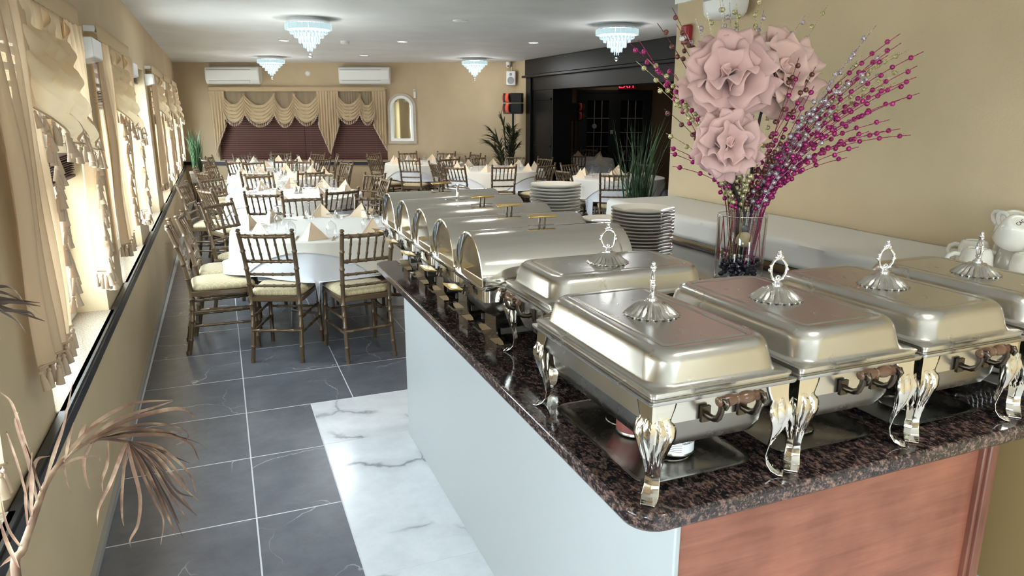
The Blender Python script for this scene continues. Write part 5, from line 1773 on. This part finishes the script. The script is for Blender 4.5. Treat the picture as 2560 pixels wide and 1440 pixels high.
def palm_frond(parent, path, nl, L0, mt, seed, droop=.6, wid=.008, dens=(.25, 1.0), name='leaf', side=(.7, 1.5)):
    rnd = random.Random(seed)
    P = [Vector(p) for p in path]
    def at(t):
        k = t * (len(P) - 1); i = min(int(k), len(P) - 2)
        return P[i].lerp(P[i + 1], k - i), (P[i + 1] - P[i]).normalized()
    ob('frond_stem', MB().tube(path, [max(.0025, .010 * (1 - .75 * i / (len(path) - 1))) for i in range(len(path))], 6).mesh('frond_stem', mt, 60), parent)
    for k in range(nl):
        t = dens[0] + (dens[1] - dens[0]) * (k // 2 + .5) / (nl / 2)
        p, d = at(min(.999, t))
        sd = d.cross(Vector((0, 0, 1))).normalized() * (1 if k % 2 else -1)
        dirv = (d * rnd.uniform(.7, 1.2) + sd * rnd.uniform(*side) + Vector((0, 0, rnd.uniform(-.15, .25)))).normalized()
        L = L0 * (1.05 - .45 * abs(t - .55)) * rnd.uniform(.7, 1.15)
        n = 8; vs = []; fs = []
        q = p.copy(); dv = dirv.copy()
        for i in range(n + 1):
            ww = wid * (1 - (i / n) ** 2) * (.5 + .5 * min(1, i / 2)) + .0006
            s2 = dv.cross(Vector((0, 0, 1)))
            if s2.length < 1e-3: s2 = Vector((1, 0, 0))
            s2.normalize()
            up = s2.cross(dv).normalized()
            vs += [tuple(q - s2 * ww + up * ww * .5), tuple(q), tuple(q + s2 * ww + up * ww * .5)]
            q = q + dv * (L / n)
            dv = (dv + Vector((rnd.uniform(-.06, .06), rnd.uniform(-.06, .06), -droop * (i + 1) / n * .42))).normalized()
        for i in range(n):
            for c in (0, 1): fs.append((3 * i + c, 3 * i + c + 1, 3 * i + c + 4, 3 * i + c + 3))
        ob(name, MB().add(vs, fs).mesh('leaf', mt, 80), parent)


PP_ = Vector((4.62, 11.66, 0))
t = thing('potted_palm', 'olive green palm around the pole of the horn speaker', 'plant', (PP_.x, PP_.y, 0))
ob('planter', MB().lathe([(.10, 0), (.125, .25), (.13, .28), (.12, .28), (.11, .24), (.001, .24)], 24).mesh('planter', M['blackplastic'], 40), t)
for k, (dx, dz, dd) in enumerate(((-.30, 1.32, .0), (-.36, 1.12, -.1), (.14, 1.18, .0), (.18, 1.05, .0), (-.10, 1.50, .0), (.06, 1.34, -.05), (-.26, 1.2, -.15), (.12, 1.25, .05))):
    p2 = rtv * dx - fwh * dd
    palm_frond(t, [(0, 0, .25), tuple(p2 * .25 + Vector((0, 0, dz * .6))), tuple(p2 * .6 + Vector((0, 0, dz * .9))), tuple(p2 + Vector((0, 0, dz)))], 56, .30, M['palmgreen'], 50 + k, .55, .010, (.35, 1.0))

# dried palm beside the window wall
t = thing('dried_palm', 'dried brown palm leaning out from the window wall over the dark tiles', 'plant', (-.42, 1.42, 0))
ob('planter', MB().lathe([(.11, 0), (.13, .24), (.135, .27), (.12, .27), (.115, .22), (.001, .22)], 24).mesh('planter', M['pot'], 40), t)
FOC = 1775.0
upv = rtv.cross(Vector((sin(YAW) * cos(PITCH), cos(YAW) * cos(PITCH), -sin(PITCH))))
fwv = Vector((sin(YAW) * cos(PITCH), cos(YAW) * cos(PITCH), -sin(PITCH)))


def on_y(px, py, Y):
    d = fwv * FOC + rtv * (px - 1280) + upv * (720 - py)
    return Vector((0, 0, CAMH)) + d * (Y / d.y)


PO = Vector((-.42, 1.42, 0))


def spline(P, n):
    o = []
    P = [P[0] * 2 - P[1]] + P + [P[-1] * 2 - P[-2]]
    for i in range(1, len(P) - 2):
        for k in range(n):
            t = k / n
            a, b_, c, d = P[i - 1], P[i], P[i + 1], P[i + 2]
            o.append(.5 * ((2 * b_) + (c - a) * t + (2 * a - 5 * b_ + 4 * c - d) * t * t + (3 * b_ - a - 3 * c + d) * t ** 3))
    o.append(P[-2]); return o


def strap_leaf(parent, pxs, Y0, Y1, wid, mt, seed):
    n = len(pxs)
    P = spline([on_y(x, y, Y0 + (Y1 - Y0) * i / (n - 1)) - PO for i, (x, y) in enumerate(pxs)], 5)
    rnd = random.Random(seed); vs = []; fs = []
    m = len(P)
    tw = rnd.uniform(-.8, .8)
    for i in range(m):
        t = i / (m - 1)
        d = (P[min(i + 1, m - 1)] - P[max(i - 1, 0)]).normalized()
        s2 = d.cross(fwv)
        if s2.length < 1e-3: s2 = Vector((1, 0, 0))
        s2.normalize(); nn = s2.cross(d).normalized()
        s3 = s2 * cos(tw * t) + nn * sin(tw * t)
        ww = wid * (.45 + .55 * min(1, t * 4)) * (1 - t ** 3) + .0005
        vs += [tuple(P[i] - s3 * ww), tuple(P[i] + nn * ww * .45), tuple(P[i] + s3 * ww)]
    for i in range(m - 1):
        for c in (0, 1): fs.append((3 * i + c, 3 * i + c + 1, 3 * i + c + 4, 3 * i + c + 3))
    ob('leaf', MB().add(vs, fs).mesh('leaf', mt, 80), parent)


stem_px = [(41, 1440), (57, 1373), (82, 1301), (118, 1204), (170, 1137), (241, 1098), (318, 1104)]
SY = [1.50, 1.53, 1.56, 1.61, 1.66, 1.72, 1.78]
SP = [Vector((0, 0, .22)), Vector((.0, .02, .5))] + [on_y(x, y, Y) - PO for (x, y), Y in zip(stem_px, SY)]
sp_ = spline(SP, 5)
ob('frond_stem', MB().tube([tuple(p) for p in sp_], [.011 * (1 - .7 * i / (len(sp_) - 1)) for i in range(len(sp_))], 7).mesh('frond_stem', M['dry'], 60), t)
F0 = (318, 1104)
LV = [([(175, 1133), (235, 1060), (330, 1010), (432, 1000)], 1.66, 1.80), ([(190, 1122), (290, 1050), (380, 1020), (432, 1003)], 1.68, 1.8), ([(210, 1108), (320, 1050), (430, 1022), (475, 1030), (484, 1050)], 1.7, 1.9),
      ([(215, 1106), (330, 1065), (410, 1060), (465, 1078), (467, 1100), (440, 1112)], 1.7, 1.95), ([(240, 1098), (340, 1088), (430, 1090), (490, 1105), (525, 1128)], 1.72, 2.0), ([(250, 1097), (380, 1085), (470, 1105), (498, 1150)], 1.72, 1.9),
      ([(225, 1108), (300, 1072), (400, 1078), (455, 1082)], 1.71, 1.85), ([(245, 1098), (330, 1080), (420, 1082), (478, 1110), (490, 1130)], 1.72, 2.0)]
for ends in ([(400, 1120), (470, 1180), (490, 1232)], [(390, 1140), (450, 1210), (500, 1255)], [(375, 1150), (430, 1230), (493, 1290)], [(365, 1160), (420, 1260), (458, 1345)], [(360, 1165), (410, 1270), (440, 1340)], [(345, 1160), (385, 1250), (408, 1300), (402, 1362)],
             [(330, 1160), (350, 1240), (345, 1310), (325, 1350), (328, 1372)], [(312, 1150), (305, 1230), (305, 1290), (310, 1315)], [(302, 1140), (275, 1210), (247, 1270), (243, 1315)], [(385, 1145), (440, 1225), (485, 1243)], [(395, 1132), (450, 1190), (478, 1240)],
             [(370, 1148), (425, 1235), (470, 1300)], [(350, 1150), (400, 1240), (436, 1330)], [(400, 1128), (430, 1140), (475, 1158)], [(355, 1150), (415, 1245), (448, 1310)], [(380, 1150), (432, 1215), (480, 1275)]):
    LV.append(([F0] + ends, 1.78, 1.86))
LV += [([(110, 1212), (140, 1120), (160, 1060), (183, 950)], 1.6, 1.62), ([(105, 1235), (60, 1100), (30, 1010), (0, 980)], 1.59, 1.5), ([(95, 1262), (70, 1150), (40, 1060), (45, 1030)], 1.58, 1.55), ([(80, 1300), (50, 1180), (20, 1090), (15, 1080)], 1.56, 1.5),
       ([(78, 1305), (80, 1200), (92, 1150), (125, 1140)], 1.56, 1.6), ([(165, 1140), (172, 1100), (184, 1056)], 1.65, 1.65), ([(195, 1112), (205, 1080), (214, 1060)], 1.68, 1.68), ([(160, 1150), (165, 1200), (183, 1242)], 1.64, 1.66),
       ([(60, 1370), (20, 1400), (0, 1418)], 1.53, 1.5), ([(57, 1375), (20, 1320), (0, 1240)], 1.53, 1.5), ([(46, 1420), (15, 1350), (0, 1300)], 1.5, 1.48), ([(130, 1185), (180, 1150), (240, 1140), (252, 1155)], 1.62, 1.7), ([(232, 1104), (210, 1150), (215, 1200), (228, 1232)], 1.71, 1.75),
       ([(270, 1103), (268, 1160), (255, 1200), (257, 1230)], 1.75, 1.78), ([(150, 1160), (190, 1110), (230, 1070), (275, 1045)], 1.64, 1.7), ([(70, 1330), (64, 1240), (75, 1180), (80, 1130)], 1.55, 1.55)]
for i, (px, y0, y1) in enumerate(LV):
    strap_leaf(t, px, y0, y1, (.0042, .0034, .0048, .0026)[i % 4] * (1.6 * .75 if 8 <= i < 24 else 1.0), M['drydark'] if i in (10, 11, 17, 21, 22) else M['dry'], i)
SP2 = spline([Vector((-.01, -.02, .22)), Vector((-.02, -.06, .75)), on_y(-120, 720, 1.3) - PO, on_y(-40, 735, 1.32) - PO], 5)
ob('frond_stem', MB().tube([tuple(p) for p in SP2], .006, 6).mesh('frond_stem', M['drydark'], 60), t)
for i, pxs in enumerate(([(-60, 730), (0, 716), (35, 725), (60, 755)], [(-50, 732), (0, 730), (50, 750), (100, 787)], [(-50, 735), (0, 752), (60, 758), (102, 766)], [(-40, 735), (0, 765), (60, 785), (112, 803)], [(-50, 735), (0, 775), (40, 800), (65, 832)], [(-40, 735), (0, 772), (70, 780), (92, 798)], [(-40, 735), (0, 758), (40, 752), (75, 765)], [(-60, 735), (0, 745), (50, 752), (100, 757)])):
    strap_leaf(t, pxs, 1.32, 1.38, .0024, M['drydark'], 90 + i)
